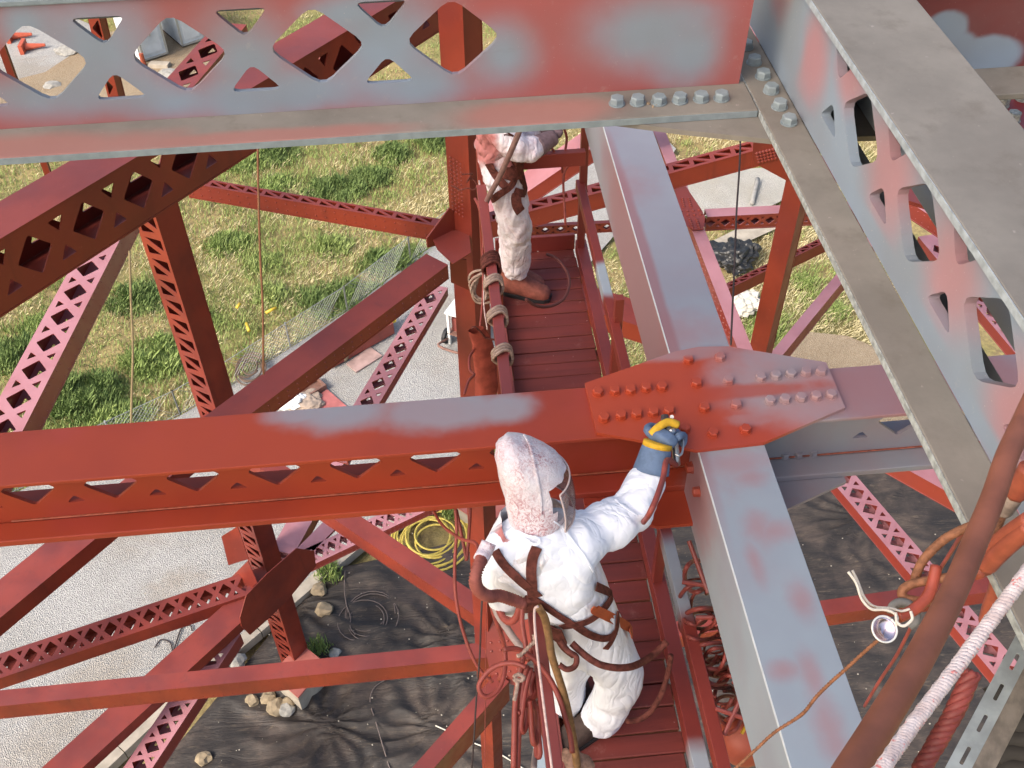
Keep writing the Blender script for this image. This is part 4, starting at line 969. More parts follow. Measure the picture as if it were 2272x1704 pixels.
hose('paint_hose', [hp+V((.035, -.06, -.13))]+[ond(k('w', *q), d) for q, d in (((1895, 480), 3.86), ((1860, 640), 3.80), ((1800, 820), 3.72), ((1740, 950), 3.72), ((1690, 1020), 3.9))], .011, M_HOSE, None, 0, 8, 8, 'red paint hose curving down from the spray gun along the white sleeve', 'hose')
# lanyard to the right rail
hose('lanyard', tx('l', [(960, 560), (1030, 650), (1100, 700), (1090, 780), (1020, 810), (950, 770)], 3.98), .011, M_STRAP, None, 0, 8, 6, 'looped red-stained lanyard end hanging at the near painter hip', 'lanyard')
hose('lanyard', tx('l', [(1060, 580), (1140, 655), (1230, 725), (1330, 775), (1460, 797), (1590, 785), (1700, 735), (1800, 662), (1895, 565)], [4.0, 4.0, 4.0, 4.02, 4.05, 4.1, 4.2, 4.25, 4.25]), .014, M_STRAP, None, 0, 8, 6, 'red-stained lanyard sagging from the near painter hip to the right rail', 'lanyard')
hose('lanyard', tx('l', [(1930, 690), (1900, 860), (1840, 1040), (1750, 1180), (1650, 1250), (1540, 1265)], [4.4, 4.5, 4.55, 4.6, 4.62, 4.6]), .012, M_STRAP, None, 0, 8, 6, 'dark cable curving over the planks beside the near painter boot', 'cable')

# ---------------------------------------------------------------- far painter
K2 = dict(pel=P_(1112, 388, 5.46), bel=P_(1104, 352, 5.46), che=P_(1096, 305, 5.46), upc=P_(1098, 265, 5.46), nec=P_(1112, 238, 5.47), hea=P_(1130, 208, 5.48), top=P_(1134, 186, 5.48),
          sR=P_(1104, 270, 5.30), eR=P_(1148, 338, 5.22), fR=P_(1182, 330, 5.26), wR=P_(1208, 315, 5.32), sL=P_(1112, 262, 5.62), eL=P_(1165, 318, 5.62), wL=P_(1205, 300, 5.52),
          hR=P_(1120, 405, 5.40), tR=P_(1132, 450, 5.38), kR=P_(1141, 500, 5.38), cR=P_(1144, 560, 5.41), aR=P_(1145, 612, 5.44), hL=P_(1124, 402, 5.54), kL=P_(1142, 496, 5.56), cL=P_(1138, 555, 5.58), aL=P_(1134, 606, 5.56))
rad2 = dict(rad); rad2.update(pel=.165, che=.165, upc=.14, eR=.086, fR=.074, kR=.108, cR=.104, aR=.090, tR=.118, hR=.12, wR=.05, wL=.05)
nm2 = list(K2); id2 = {n: i for i, n in enumerate(nm2)}
ed2 = [(a, b) for a, b in ed if a in K2 and b in K2]+[('sR', 'eR')]
me = skin_mesh('person', [K2[n] for n in nm2], [(id2[a], id2[b]) for a, b in ed2], [rad2[n] for n in nm2], 0, 3)
folds(me, .018, 6., (1, 1, .8), 9.); folds(me, .012, 15., (1, 1, .7), 4.)
M_SUIT2 = m_suit('overspray_coverall', (.72, .67, .71), [(P_(1068, 310, 5.35), .20, .5, (.7, 1, 1)), (P_(1150, 372, 5.3), .11, .5, (1, 1, .6))], .35, .8, .30)
me.materials.append(M_SUIT2)
w2 = link('person', me, None, None, True); tag(w2, 'painter farther along the walkway in overspray-stained coverall, head hidden by the upper beam', 'person')
vs, fs = ellipse_rings([(K2['nec']+V((0, 0, .0)), .10, .10, 0), (K2['hea'], .125, .12, 0), (K2['top'], .115, .11, 0), (K2['top']+Z*.07, .07, .07, 0)], 24, True, .006, 18)
mesh('hood', vs, fs, M_HOOD, w2, True)
S2 = Surf([w2]); fq = lambda *a: [k('f', *q) for q in a]
strap('harness_strap', S2, fq((580, 560), (650, 680), (720, 790), (810, 880)), .05, M_STRAP, w2, .008)
strap('harness_strap', S2, fq((620, 1010), (720, 930), (820, 860), (880, 780), (900, 690)), .045, M_STRAP, w2, .008)
strap('harness_belt', S2, fq((740, 640), (860, 690), (960, 650), (1080, 570)), .09, M_STRAP, w2, .010)
strap('harness_strap', S2, fq((880, 900), (960, 930), (1060, 940)), .05, M_STRAP, w2, .010)
strap('tool_pouch', S2, fq((900, 940), (915, 1040), (950, 1150)), .065, M_STRAP, w2, .014)
boot('boot', K2['aR'], math.radians(-22), simple('paint_coated_boot', (.28, .085, .06), .7, .3, 0, .4, 25), w2, 1.15)
boot('boot', K2['aL'], math.radians(-28), bpy.data.materials['paint_coated_boot'], w2, 1.15)
g0 = K2['wR']-(K2['wR']-K2['fR'])*.5; gh2 = P_(1228, 305, 5.36)
gm = MB(); gm.tube([K2['fR'].lerp(K2['wR'], .3), K2['wR'], gh2], .05, 12, 4, lambda t: .068-.02*t); gm.build('gauntlet', simple('stained_gauntlet', (.20, .13, .14), .7, .3, 0, .4, 25), w2, True)
glove_hand('glove', gh2, P_(1236, 285, 5.42), None, V((-.4, -.4, .5)), V((.3, -.8, .3)), w2, bpy.data.materials['stained_gauntlet'], 1.15, .9)
gm = MB(); gl2 = P_(1222, 288, 5.54); gm.tube([K2['wL'], gl2], .05, 12, 2); gm.build('gauntlet', bpy.data.materials['stained_gauntlet'], w2, True)
glove_hand('glove', gl2, P_(1232, 272, 5.56), None, V((-.4, .4, .5)), V((.3, .8, .3)), w2, bpy.data.materials['stained_gauntlet'], 1.1, .9)
s2 = empty('spray_gun', P_(1240, 272, 5.45), 'spray gun in the far painter hands right under the upper beam flange', 'spray gun')
g = MB(); g.cyl(P_(1218, 278, 5.45), P_(1242, 270, 5.5), .018, 10); g.build('gun_body', M_STEEL, s2)
g = MB(); g.cyl(P_(1242, 270, 5.5), P_(1252, 268, 5.52), .012, 10); g.build('nozzle_cap', M_STEEL, s2)
hose('air_hose', [ond(k('f', *q), d) for q, d in (((985, 80), 5.7), ((930, 230), 5.75), ((850, 420), 5.85), ((760, 620), 6.0), ((680, 790), 6.1), ((600, 930), 6.2), ((540, 1060), 6.3))], .017, simple('grey_brown_hose', (.23, .13, .115), .6, .3, 0, .3, 20), None, 0, 8, 6, 'grey-brown hose hanging diagonally across the far painter body', 'hose')
# ================================================================== hoses, ropes and rigging
M_ROPE = simple('natural_rope', (.42, .30, .24), .85, .2, 0, .4, 60)
M_PALE = simple('pale_line', (.62, .46, .42), .7, .3, 0, .3, 40)
M_DKW = simple('dark_wire', (.05, .035, .035), .6, .3)
M_RUSTY = simple('rusty_wire_rope', (.33, .14, .07), .7, .3, .2, .45, 80)
M_GREYH = simple('grey_hose', (.34, .27, .25), .6, .3, 0, .3, 20)
M_OR = simple('orange_hose', (.36, .085, .045), .5, .4, 0, .3, 30)
def tz(zk, pts, d): return [ond(k(zk, *q), d if not isinstance(d, (list, tuple)) else d[0]+(d[1]-d[0])*i/(len(pts)-1)) for i, q in enumerate(pts)]
def twisted(name, pts, r, strands, turns, mat, label, cat, parent=None, sub=24):
    P = cat_rom(pts, sub); m = len(P); mb = MB()
    for s in range(strands):
        q = []; d = (P[1]-P[0]).normalized(); u = d.orthogonal().normalized()
        for i, p in enumerate(P):
            d = (P[min(i+1, m-1)]-P[max(i-1, 0)]).normalized(); u = (u-d*u.dot(d)).normalized(); t = d.cross(u)
            a = 2*math.pi*(turns*i/(m-1.0)+s/strands); q.append(p+(u*math.cos(a)+t*math.sin(a))*r*.55)
        mb.tube(q, r*.56, 6, 1)
    o = mb.build(name, mat, parent, True); return tag(o, label, cat)
# --- around the near left rail
def rh(label, zk, pts, d, r, mat=None, cat='hose', name='hose', group=None): return hose(name, tz(zk, pts, d), r, mat or M_HOSE, None, 0, 8, 6, label, cat, group)
rh('thin red hose sagging left from the near painter shoulder past the yellow coil', 'k', [(1765, -10), (1830, 110), (1900, 190), (1960, 235), (2060, 295), (2185, 330), (2230, 420)], (4.4, 3.75), .0065)
rh('long thin red hose hanging left of the hose bundle down to the lower gusset', 7, [(728, -20), (737, 120), (725, 330), (727, 500), (745, 640), (780, 780), (830, 920), (890, 1030), (970, 1105)], (4.5, 4.7), .0075)
rh('black wire hanging beside the hose bundle', 7, [(910, 380), (895, 700), (885, 950), (865, 1200), (850, 1450), (834, 1670)], (4.2, 4.6), .0038, M_DKW, 'wire', 'wire')
rh('hair-thin red line hanging just right of the black wire', 7, [(932, 560), (925, 900), (922, 1300), (915, 1670)], (4.2, 4.6), .0018, M_HOSE, 'wire', 'wire')
rh('red hose curving behind the near painter left sleeve', 7, [(735, -10), (790, 260), (800, 315), (808, 250), (822, 60), (825, -20)], (4.6, 4.6), .0075)
rh('red hose dropping from the near painter elbow beside the corrugated tube', 7, [(945, 410), (950, 520), (975, 660), (1025, 800), (1048, 900), (1045, 1000), (1010, 1090)], (4.2, 4.5), .0095)
rh('thick pale grey hose slanting down to the tied bundle', 7, [(985, 620), (1010, 680), (1050, 740), (1105, 820), (1165, 895)], (4.2, 4.1), .0150, M_GREYH)
rh('thick red hose bent into a U below the corrugated tube', 7, [(975, 480), (1000, 600), (1040, 690), (1085, 715), (1125, 680), (1150, 600)], (4.2, 4.05), .0145)
rh('red hose dropping straight from the near painter waist into the bundle', 7, [(1165, 610), (1160, 720), (1180, 850), (1190, 920)], (4.0, 4.0), .0095)
rh('red hose arching over the left handrail and down inside it', 7, [(1040, 895), (1110, 888), (1180, 915), (1260, 980), (1340, 1085), (1400, 1210), (1440, 1340), (1470, 1450), (1485, 1560)], (4.0, 4.15), .0105)
rh('open red hose loop standing out left of the bundle', 7, [(1185, 1010), (1120, 985), (1040, 985), (960, 1020), (900, 1085), (880, 1140), (905, 1190), (950, 1195), (1005, 1150), (1040, 1070), (1052, 960), (1045, 890)], (4.0, 4.1), .0095)
for i, (pts, lab) in enumerate([
    ([(1170, 930), (1140, 1060), (1115, 1250), (1110, 1450), (1105, 1670)], 'leftmost hose of the hanging red bundle, running out at the bottom edge'),
    ([(1190, 1000), (1165, 1100), (1150, 1280), (1135, 1480), (1130, 1670)], 'second hose from the left in the hanging red bundle'),
    ([(1215, 1010), (1180, 1150), (1160, 1290), (1150, 1390), (1165, 1425), (1185, 1370), (1200, 1200), (1235, 1060)], 'short looped red hose ending halfway down the bundle'),
    ([(1130, 1310), (1160, 1270), (1210, 1220), (1245, 1180), (1225, 1080), (1200, 1020)], 'crossing red hose looped round the front of the bundle'),
    ([(1205, 1220), (1215, 1300), (1222, 1420), (1235, 1500), (1250, 1470), (1250, 1330), (1250, 1230)], 'tight hairpin of red hose in the middle of the bundle'),
    ([(1240, 1040), (1215, 1130), (1235, 1240), (1262, 1300), (1265, 1450), (1275, 1560), (1258, 1585), (1250, 1500)], 'longest hanging loop of red hose at the right of the bundle'),
    ([(1195, 960), (1240, 880), (1255, 850)], 'short red hose end tucked up beside the handrail'),
    ([(1235, 1670), (1240, 1600), (1250, 1540)], 'greyish hose end at the bottom edge under the bundle'),
    ([(1320, 1250), (1290, 1320), (1300, 1430), (1340, 1550), (1360, 1670)], 'thick red hose curving between the bundle and the handrail at the bottom edge')]):
    rh(lab, 7, pts, (4.05+.02*i, 4.15+.02*i), .0118 if i != 7 else .012, M_HOSE if i not in (7,) else M_GREYH, 'hose', 'hose', 'hanging hose bundle')
for nm_, pts in (('pale frayed rope binding the hanging hose bundle at its neck', [(1105, 1070), (1140, 1055), (1170, 1075), (1150, 1095), (1110, 1085), (1130, 1110), (1120, 1180), (1110, 1220)]), ('short frayed rope tying the hoses just above the open red loop', [(1130, 935), (1150, 930), (1180, 900), (1210, 870), (1240, 840), (1235, 800)])):
    twisted('rope', tz(7, pts, 3.98), .008, 3, 14, M_ROPE, nm_, 'rope', None, 10)
rh('brown taped hose running down inside the left handrail', 7, [(1265, 620), (1305, 690), (1330, 800), (1350, 930), (1385, 1040), (1425, 1170), (1455, 1290), (1480, 1420), (1500, 1540), (1520, 1680)], (3.85, 4.3), .0150, simple('taped_hose', (.27, .145, .06), .6, .3, 0, .45, 40))
rh('pale pinkish cable lying along the outer edge of the left handrail', 7, [(1262, 615), (1240, 640), (1243, 760), (1262, 950), (1290, 1180), (1325, 1450), (1355, 1680)], (3.8, 3.9), .0050, M_PALE, 'cable', 'cable')
bevelbox('side_board', onz(k(7, 1255, 1700), -4.2), V((.045, 0, 0)), V((-.01, .30, 0)), V((0, 0, .03)), simple('pale_blue_board', (.42, .52, .58), .6, .3, 0, .12), wk)
frp = ellipse_rings([(ond(k(7, 1450+12*i, 1540+16*i), 4.3), r_, r_*.8, 0) for i, r_ in enumerate((.012, .022, .034, .040, .046, .052, .055, .055))][::-1], 14, True, .012, 30)
tag(mesh('rag', frp[0], frp[1], simple('frayed_rag', (.36, .22, .16), .9, .2, 0, .5, 50), None, True), 'frayed paint-stained rag knotted on the taped hose at the bottom edge', 'rag')
# --- far end of the left rail
bagv = ellipse_rings([(ony(k(4, x_, y_), 4.12), r_, r_*.55, .2) for x_, y_, r_ in ((925, 890, .062), (930, 840, .066), (925, 770, .064), (918, 690, .062), (912, 610, .060), (900, 545, .052), (885, 500, .050), (868, 470, .045))], 24, False, .012, 14)
bg_ = tag(mesh('canvas_bag', bagv[0], bagv[1], simple('red_canvas', (.36, .075, .05), .85, .2, 0, .4, 16), None, True), 'crumpled red canvas bag hung outside the left rail behind the middle beam', 'bag')
hose('bag_rim', [ony(k(4, *q), 4.10) for q in ((830, 462), (860, 455), (905, 500), (925, 525), (985, 535))], .006, M_STRAP, bg_, 0, 6, 4)
rh('thin vertical red line beside the left rail near the far painter', 4, [(905, -60), (907, 200), (900, 330), (888, 450)], (6.0, 5.8), .006, M_HOSE, 'rope', 'rope')
rh('second vertical line hanging just right beside the left rail', 4, [(925, -100), (918, 120), (912, 300), (935, 470)], (6.0, 5.8), .004, M_PALE, 'rope', 'rope')
rh('dark red hose drooping under the canvas bag to the middle beam', 4, [(850, 600), (820, 650), (822, 730), (850, 760), (815, 800), (785, 890)], (5.6, 5.2), .007)
rh('long thin rope falling along the column from the far painter side', 'f', [(410, 1000), (450, 1080), (480, 1180), (510, 1300), (520, 1400), (505, 1660)], (6.8, 6.5), .010, M_HOSE, 'rope', 'rope')
rh('pale thin rope falling straight beside the column', 'f', [(460, 780), (490, 1050), (520, 1350), (560, 1660)], (6.8, 6.4), .006, M_PALE, 'rope', 'rope')
for i, (y_, lab) in enumerate(((415, 'uppermost wrap of red strap on the left rail'), (500, 'pale rope lashing on the left rail beside the bag mouth'), (640, 'rope lashing on the left rail beside the middle of the bag'), (795, 'lowest rope lashing on the left rail just above the middle beam'))):
    c = ony(k(4, 1010+ (y_-415)*.13, y_), 4.55-(y_-415)*.0019); mb = MB()
    for j in range(3 if i else 5):
        o_ = V((0, (j-1.5)*.022, 0)); mb.tube([c+o_+V((math.cos(a)*.050, .012*math.sin(a*2), math.sin(a)*.052)) for a in [q*math.pi/6 for q in range(13)]], .009, 6, 3)
    c0_ = V((.251, c.y, -3.63)); mb.v = [v-c+c0_ for v in mb.v]
    tag(mb.build('lashing', M_STRAP if i == 0 else M_ROPE, None, True), lab, 'lashing')
kn = MB()
for j in range(5):
    c = ony(k(4, 900, 195), 4.9); r_ = .05+.012*j; kn.tube([c+V((math.cos(a)*r_*.8+.01*math.sin(3*a+j), .03*math.sin(a+j), math.sin(a)*r_*1.5)) for a in [q*math.pi/7 for q in range(15)]], .008, 6, 3)
tag(kn.build('rope_coil', M_ROPE, None, True), 'small knotted rope coil hanging on the left rail by the far painter boots', 'rope coil')
rh('twist of rusty wire sticking out from the rivet rows on the orange column', 'f', [(110, 835), (170, 860), (230, 895), (320, 870), (390, 890), (430, 850), (410, 790), (350, 750), (310, 800), (350, 720), (380, 690), (300, 700), (245, 700)], (7.0, 6.9), .0045, M_STRAP, 'wire', 'wire')
rh('dark hose loop lying on the planks beyond the far painter boots', 'p', [(60, 880), (150, 935), (260, 935), (360, 880), (405, 780), (400, 690), (350, 600), (290, 545), (230, 520)], (6.4, 7.1), .010, simple('dark_red_hose', (.13, .04, .035), .6, .3), 'hose')
for pts, lab in (([(1500, 130), (1535, 260), (1520, 420), (1560, 560), (1500, 700), (1495, 900), (1520, 1320)], 'dark red cord dangling at the far right corner of the walkway'), ([(1340, 370), (1430, 480), (1475, 560), (1480, 680)], 'kinked cord hanging from the far painter gloves'), ([(1275, 390), (1310, 575)], 'straight cord below the far painter gloves')):
    rh(lab, 'f', pts, (6.6, 6.7), .008, M_HOSE, 'cord', 'cord')
# --- tangle under the right rail
random.seed(21)
labs = ['arching red hose at the top of the tangle right of the walkway', 'large red hose loop high in the tangle right of the walkway', 'red hose loop crossing the middle of the tangle right of the walkway', 'flat red hose loop sagging against the grey strut', 'dark red hose coil lying deepest in the tangle', 'red hose curl low in the tangle beside the right rail', 'thin red hose straggling through the tangle', 'lowest red hose bend in the tangle above the orange float']
base = [((215, 270), (45, 70)), ((215, 480), (70, 90)), ((270, 620), (90, 70)), ((360, 850), (110, 60)), ((290, 760), (60, 110)), ((370, 930), (60, 80)), ((400, 1060), (60, 120)), ((440, 1180), (50, 110))]
for lab, ((cx, cy), (rx, ry)) in zip(labs, base):
    for s_ in (0,):
        pts = []
        for i in range(15):
            a = random.uniform(0, 1) if i == 0 else a+.5; pts.append((cx+rx*1.5*(1+.05*i)*math.cos(a), cy+ry*1.35*math.sin(a)*(1+.04*i)))
        P = [ond(k('q', *q), 4.75+.10*math.sin(i*1.3+cx)) for i, q in enumerate(pts)]
        hose('hose', P, random.uniform(.008, .0115), M_HOSE, None, 0, 7, 4, lab, 'hose', 'tangled hoses right of the walkway')
for j in range(14):
    cx, cy = 250+17*j+random.uniform(-25, 25), 430+62*j+random.uniform(-40, 40); rx, ry, ph = random.uniform(70, 130), random.uniform(45, 140), random.uniform(0, 6)
    hose('hose', [ond(k('q', cx+rx*math.cos(ph+i*.5)*(1+.05*i), cy+ry*math.sin(ph+i*.5)), 4.85+.12*math.sin(i*.9+j)) for i in range(random.randint(8, 16))], random.uniform(.0055, .009), M_HOSE if j % 3 else M_STRAP, None, 0, 6, 4, 'thin red hose lost in the dense tangle right of the walkway', 'hose', 'thin hoses in the tangle right of the walkway')
for pts, lab in (([(210, 560), (260, 565), (330, 560)], 'stiff red bar crossing the tangle near the top'), ([(110, 300), (190, 315), (275, 325)], 'short red tie bar between right rail and strut, upper'), ([(355, 1225), (450, 1255), (575, 1300)], 'short red tie bar between right rail and strut, lower'), ([(535, 1160), (480, 1280), (415, 1420)], 'slanting red bar leaning over the lower tie bar'), ([(160, 0), (230, 180), (300, 380)], 'red sloping bar between the tangle and the grey strut')):
    P = tz('q', pts, 4.5); mb = MB(); mb.cyl(P[0], P[-1], .010, 8); tag(mb.build('tie_bar', M_RAIL), lab, 'bar')
flo = MB(); c = ond(k('q', 560, 1450), 4.9)
for i in range(9):
    pass
vs, fs = ellipse_rings([(c+V((.0, .0, -.13+.26*i/10)), .115*math.sqrt(max(.02, 1-(2*i/10-1)**2)), .115*math.sqrt(max(.02, 1-(2*i/10-1)**2)), 0) for i in range(11)], 20)
fl_ = tag(mesh('float', vs, fs, simple('orange_float', (.36, .075, .04), .5, .4, 0, .3), None, True), 'round orange canister with a yellow smear beside the grey strut at the bottom', 'canister')
mb = MB(); mb.tube(tz('q', [(545, 1410), (562, 1380), (575, 1360)], 4.72), .008, 5, 3); mb.build('yellow_smear', M_YEL, fl_)
# --- right foreground
big = tz('s', [(1320, -420), (1215, -190), (1110, 40), (1005, 350), (870, 680), (735, 1000), (590, 1290), (400, 1640), (150, 2050), (-120, 2480)], (1.95, 1.15))
hose('hose', big, .0172, simple('thick_brown_hose', (.30, .10, .055), .55, .35, 0, .3, 14), None, 0, 18, 12, 'thick reddish-brown hose sweeping down across the lower right corner', 'hose')
def m_wrope():
    n = NT('white_fleck_rope'); c = n.mix(n.ramp(n.noise(60, 4), .35, .65), (.52, .42, .40), (.66, .57, .55))
    c = n.mix(n.ramp(n.noise(150, 2), .62, .70), c, (.62, .22, .20)); n.bump(n.noise(220, 4), .6, .002); return n.out(c, .9, .15)
twisted('rope', [ond(k(8, *q), d) for q, d in (((2330, 250), 1.16), ((2212, 420), 1.13), ((1960, 760), 1.10), ((1700, 1110), 1.06), ((1480, 1400), 1.03), ((1290, 1670), 1.0), ((1100, 1930), .98))], .0068, 3, 36, m_wrope(), 'white rope with red flecks slanting across the lower right corner', 'rope', None, 40)
# slotted channel
cA, cB = ond(k(8, 1690, 1680), 2.15), ond(k(8, 2260, 610), 2.35); ca = (cB-cA).normalized(); L = (cB-cA).length
cn = (-(cA+cB)*.5); cn = (cn-ca*cn.dot(ca)).normalized(); cs = ca.cross(cn).normalized(); cs = cs if cs.dot(RT) > 0 else -cs
ch = empty('slotted_channel', cA, 'grey slotted steel channel at the lower right edge', 'steel channel')
M_CH = simple('galvanised_channel', (.36, .40, .40), .5, .4, .2, .3, 20)
sl_ = [rounded([(.03+.075*i, .016), (.07+.075*i, .016), (.07+.075*i, .023), (.03+.075*i, .023)], .003) for i in range(int(L/.075)-1)]
plate('slotted_face', rect(0, 0, L, .038), sl_, cA, ca, cs, cn, .003, M_CH, ch)
plate('side_face', rect(0, 0, L, .045), [], cA+cs*.0385, ca, (cs*.75-cn*.65).normalized(), (cs*.65+cn*.75).normalized(), .003, simple('rust_stained_channel', (.30, .25, .20), .6, .3, .1, .4, 30), ch)
for i in range(7):
    P = [ond(k(8, x_+60*i*.2, y_+95*i), 2.5) for x_, y_ in ((2010+0*i, 1190), (2100, 1150), (2190, 1160), (2300, 1120))]
    hose('hose', [p+V((0, 0, -.02)) for p in P], .026, simple('black_hose', (.035, .030, .024), .7, .3, 0, .4, 12) if i == 0 else bpy.data.materials['black_hose'], None, 0, 10, 6, ('topmost', 'second', 'third', 'fourth', 'fifth', 'sixth', 'lowest')[i]+' black hose of the dark stack at the lower right corner', 'hose', 'stacked black hoses')
# rigging
RD = 2.02
twisted('wire_sling', tz('s', [(1075, 470), (1035, 560), (985, 650), (930, 745), (900, 800)], (2.1, 2.05)), .0078, 6, 9, M_RUSTY, 'short rusty wire rope behind the thick brown hose', 'wire rope')
twisted('wire_sling', tz('s', [(900, 545), (830, 560), (740, 600), (650, 650), (560, 730), (490, 810), (445, 900), (430, 960)], RD), .0078, 6, 16, M_RUSTY, 'rusty wire rope arching left from the thick brown hose to the shackle', 'wire rope')
twisted('wire_sling', tz('s', [(760, 915), (660, 935), (540, 955), (430, 975), (355, 1010), (335, 1055), (370, 1090), (440, 1105), (540, 1115), (640, 1115)], RD-.02), .0078, 6, 20, M_RUSTY, 'rusty wire rope eye looped through the red shackle', 'wire rope')
rh('thick red shackle bar holding the rusty wire rope eye', 's', [(590, 850), (560, 990), (520, 1080), (450, 1150), (380, 1195), (310, 1225)], (2.0, 1.96), .0105, simple('red_shackle', (.40, .075, .04), .4, .5, 0, .3, 20), 'shackle', 'shackle')
rh('grey taped ring round the shackle end', 's', [(262, 1200), (270, 1150), (320, 1120), (385, 1135), (430, 1190), (430, 1250), (380, 1290)], (1.99, 1.99), .009, simple('grey_tape', (.22, .21, .19), .6, .4, 0, .4, 40), 'ring', 'ring')
lamp = empty('round_mirror', ond(k('s', 208, 1313), 1.93), 'small round silver disc hanging by white cord from the shackle', 'disc')
c = ond(k('s', 208, 1313), 1.93); nd = (-c).normalized(); nd = (nd+RT*.45+UP*.1).normalized(); u = nd.orthogonal().normalized(); t_ = nd.cross(u)
vs = [c+nd*(-.012)]; fs = []
for i in range(1, 6):
    rr = .020*i/5*1.0
    for j in range(18): a = 2*math.pi*j/18; vs.append(c+(u*math.cos(a)+t_*math.sin(a))*rr*1.1+nd*(-.012*(1-(i/5)**2)))
fs = [(0, 1+j, 1+(j+1) % 18) for j in range(18)]+[(1+i*18+j, 1+(i+1)*18+j, 1+(i+1)*18+(j+1) % 18, 1+i*18+(j+1) % 18) for i in range(4) for j in range(18)]
ds = mesh('reflector', vs, fs, simple('silvered_disc', (.75, .62, .66), .18, .5, .95, .3, 60), lamp, True); ds.modifiers.new('t', 'SOLIDIFY').thickness = .003
hose('rim', [c+(u*math.cos(a)+t_*math.sin(a))*.022 for a in [2*math.pi*j/20 for j in range(21)]], .0018, M_WHITE, lamp, 0, 6, 2)
twc = simple('white_cord', (.70, .64, .55), .8, .2)
hose('cord', tz('s', [(-60, 890), (0, 975), (40, 1090), (110, 1165), (200, 1170), (260, 1185), (300, 1225), (290, 1290)], 1.94), .0028, twc, lamp, 0, 6, 6)
hose('cord', tz('s', [(-30, 880), (10, 960), (60, 1080), (130, 1145), (250, 1160), (330, 1180), (395, 1165)], 1.95), .0024, twc, lamp, 0, 6, 6)
hose('cord', tz('s', [(290, 1190), (300, 1260), (350, 1290), (410, 1240), (400, 1180)], 1.93), .0028, twc, lamp, 0, 6, 6)
twisted('wire_rope', tz(8, [(1400, 720), (1290, 815), (1170, 920), (1050, 1030), (960, 1110), (870, 1200), (800, 1290), (740, 1340), (600, 1430), (480, 1540), (330, 1680), (150, 1850)], (2.0, 2.35)), .0038, 3, 80, M_RUSTY, 'thin twisted rope slanting down-left over the wide grey strut', 'rope', None, 16)
rh('thin red cable slanting behind the shackle toward the grey strut', 's', [(790, 590), (700, 740), (590, 920), (430, 1240), (300, 1500), (180, 1680), (60, 1880)], (2.3, 3.2), .0045, M_HOSE, 'cable', 'cable')
twisted('cable_bundle', tz(8, [(1880, 1040), (1760, 1300), (1650, 1490), (1540, 1680)], (4.0, 4.0)), .030, 5, 2.5, M_HOSE, 'bundle of dark red cables at the bottom right beside the slotted channel', 'cable bundle')
for dx, lab in ((0, 'upper of two orange hose ends right of the thick brown hose'), (34, 'lower of two orange hose ends right of the thick brown hose')):
    rh(lab, 's', [(1290, 505+dx*1.6), (1150, 600+dx*1.9), (1040, 690+dx*2.2), (960, 770+dx*2.4)], (1.9, 2.02), .0165, M_OR)
rh('orange hose stub pointing down with a worn white collar', 's', [(1290, 130), (1230, 230), (1170, 310)], (1.9, 1.95), .020, M_OR)
rh('worn white collar joining the orange hose stub', 's', [(1175, 300), (1130, 370), (1080, 440)], (1.95, 2.0), .0165, simple('worn_collar', (.46, .36, .30), .6, .4, 0, .6, 30), 'collar', 'hose_collar')
rh('orange hose hanging behind the slotted channel', 's', [(880, 890), (960, 860), (1040, 900), (1040, 1000), (990, 1150), (960, 1260)], (2.1, 2.3), .0160, M_OR)
# hanging lines
rh('dark vertical cable hanging right of the grey strut', 'r', [(676, -40), (665, 250), (645, 550), (632, 900), (618, 1200), (602, 1545)], (4.9, 4.3), .0042, M_DKW, 'cable', 'cable')
hose('rope', [ond(p, 8.5) for p in (k(0, 1664, 900), k(0, 1668, 1200), k(0, 1680, 1650), k(3, 1696, 300), k(3, 1702, 760))], .0095, simple('brown_rope', (.22, .10, .05), .8, .2), None, 0, 6, 4, 'brown rope hanging vertically before the green slope', 'rope')
hose('rope', [ond(p, 8.5) for p in (k(3, 836, -40), k(3, 846, 300), k(3, 858, 600), k(3, 850, 900), k(3, 846, 1110))], .0095, simple('tan_rope', (.36, .27, .14), .8, .2), None, 0, 6, 4, 'tan rope hanging vertically left of the dark slender column', 'rope')
# ================================================================== things on the ground far below
random.seed(5)
def g3(p, dz=0.): return onz(p, GZ+dz)
def slab(name, px, z0, z1, mat, parent=None):
    b = [g3(p, z0) for p in px]; n = len(b); t = [V((p.x, p.y, GZ+z1)) for p in b]
    return mesh(name, b+t, [tuple(range(n)), tuple(range(n, 2*n))[::-1]]+[(i, n+i, n+(i+1) % n, (i+1) % n) for i in range(n)], mat, parent)
def slab_top(name, px, ztop, h, mat, parent=None):
    t = [onz(p, GZ+ztop) for p in px]; n = len(t); b = [p-Z*h for p in t]
    return mesh(name, b+t, [tuple(range(n)), tuple(range(n, 2*n))[::-1]]+[(i, n+i, n+(i+1) % n, (i+1) % n) for i in range(n)], mat, parent)
# pedestals
for lab, px, hgt in (('square concrete pedestal with red top plate under the dark slender column', [k(6, 1940, 850), k(6, 2105, 985), k(6, 1925, 1205), k(6, 1750, 1050)], .95), ('pale concrete pedestal with red cap beside the yellow hose coil', [k('w', 40, 880), k('w', 300, 1052), k('w', 520, 900), k('w', 260, 740)], .8)):
    pd = empty('pedestal', onz(px[0], GZ+hgt), lab, 'pedestal')
    slab_top('base', px, hgt-.061, hgt-.061+.1, M_CONC, pd); slab_top('cap', px, hgt, .06, m_orange('faded_cap', (.42, .13, .10), (.36, .10, .08), .6, .3, 0) if 'faded_cap' not in bpy.data.materials else bpy.data.materials['faded_cap'], pd)
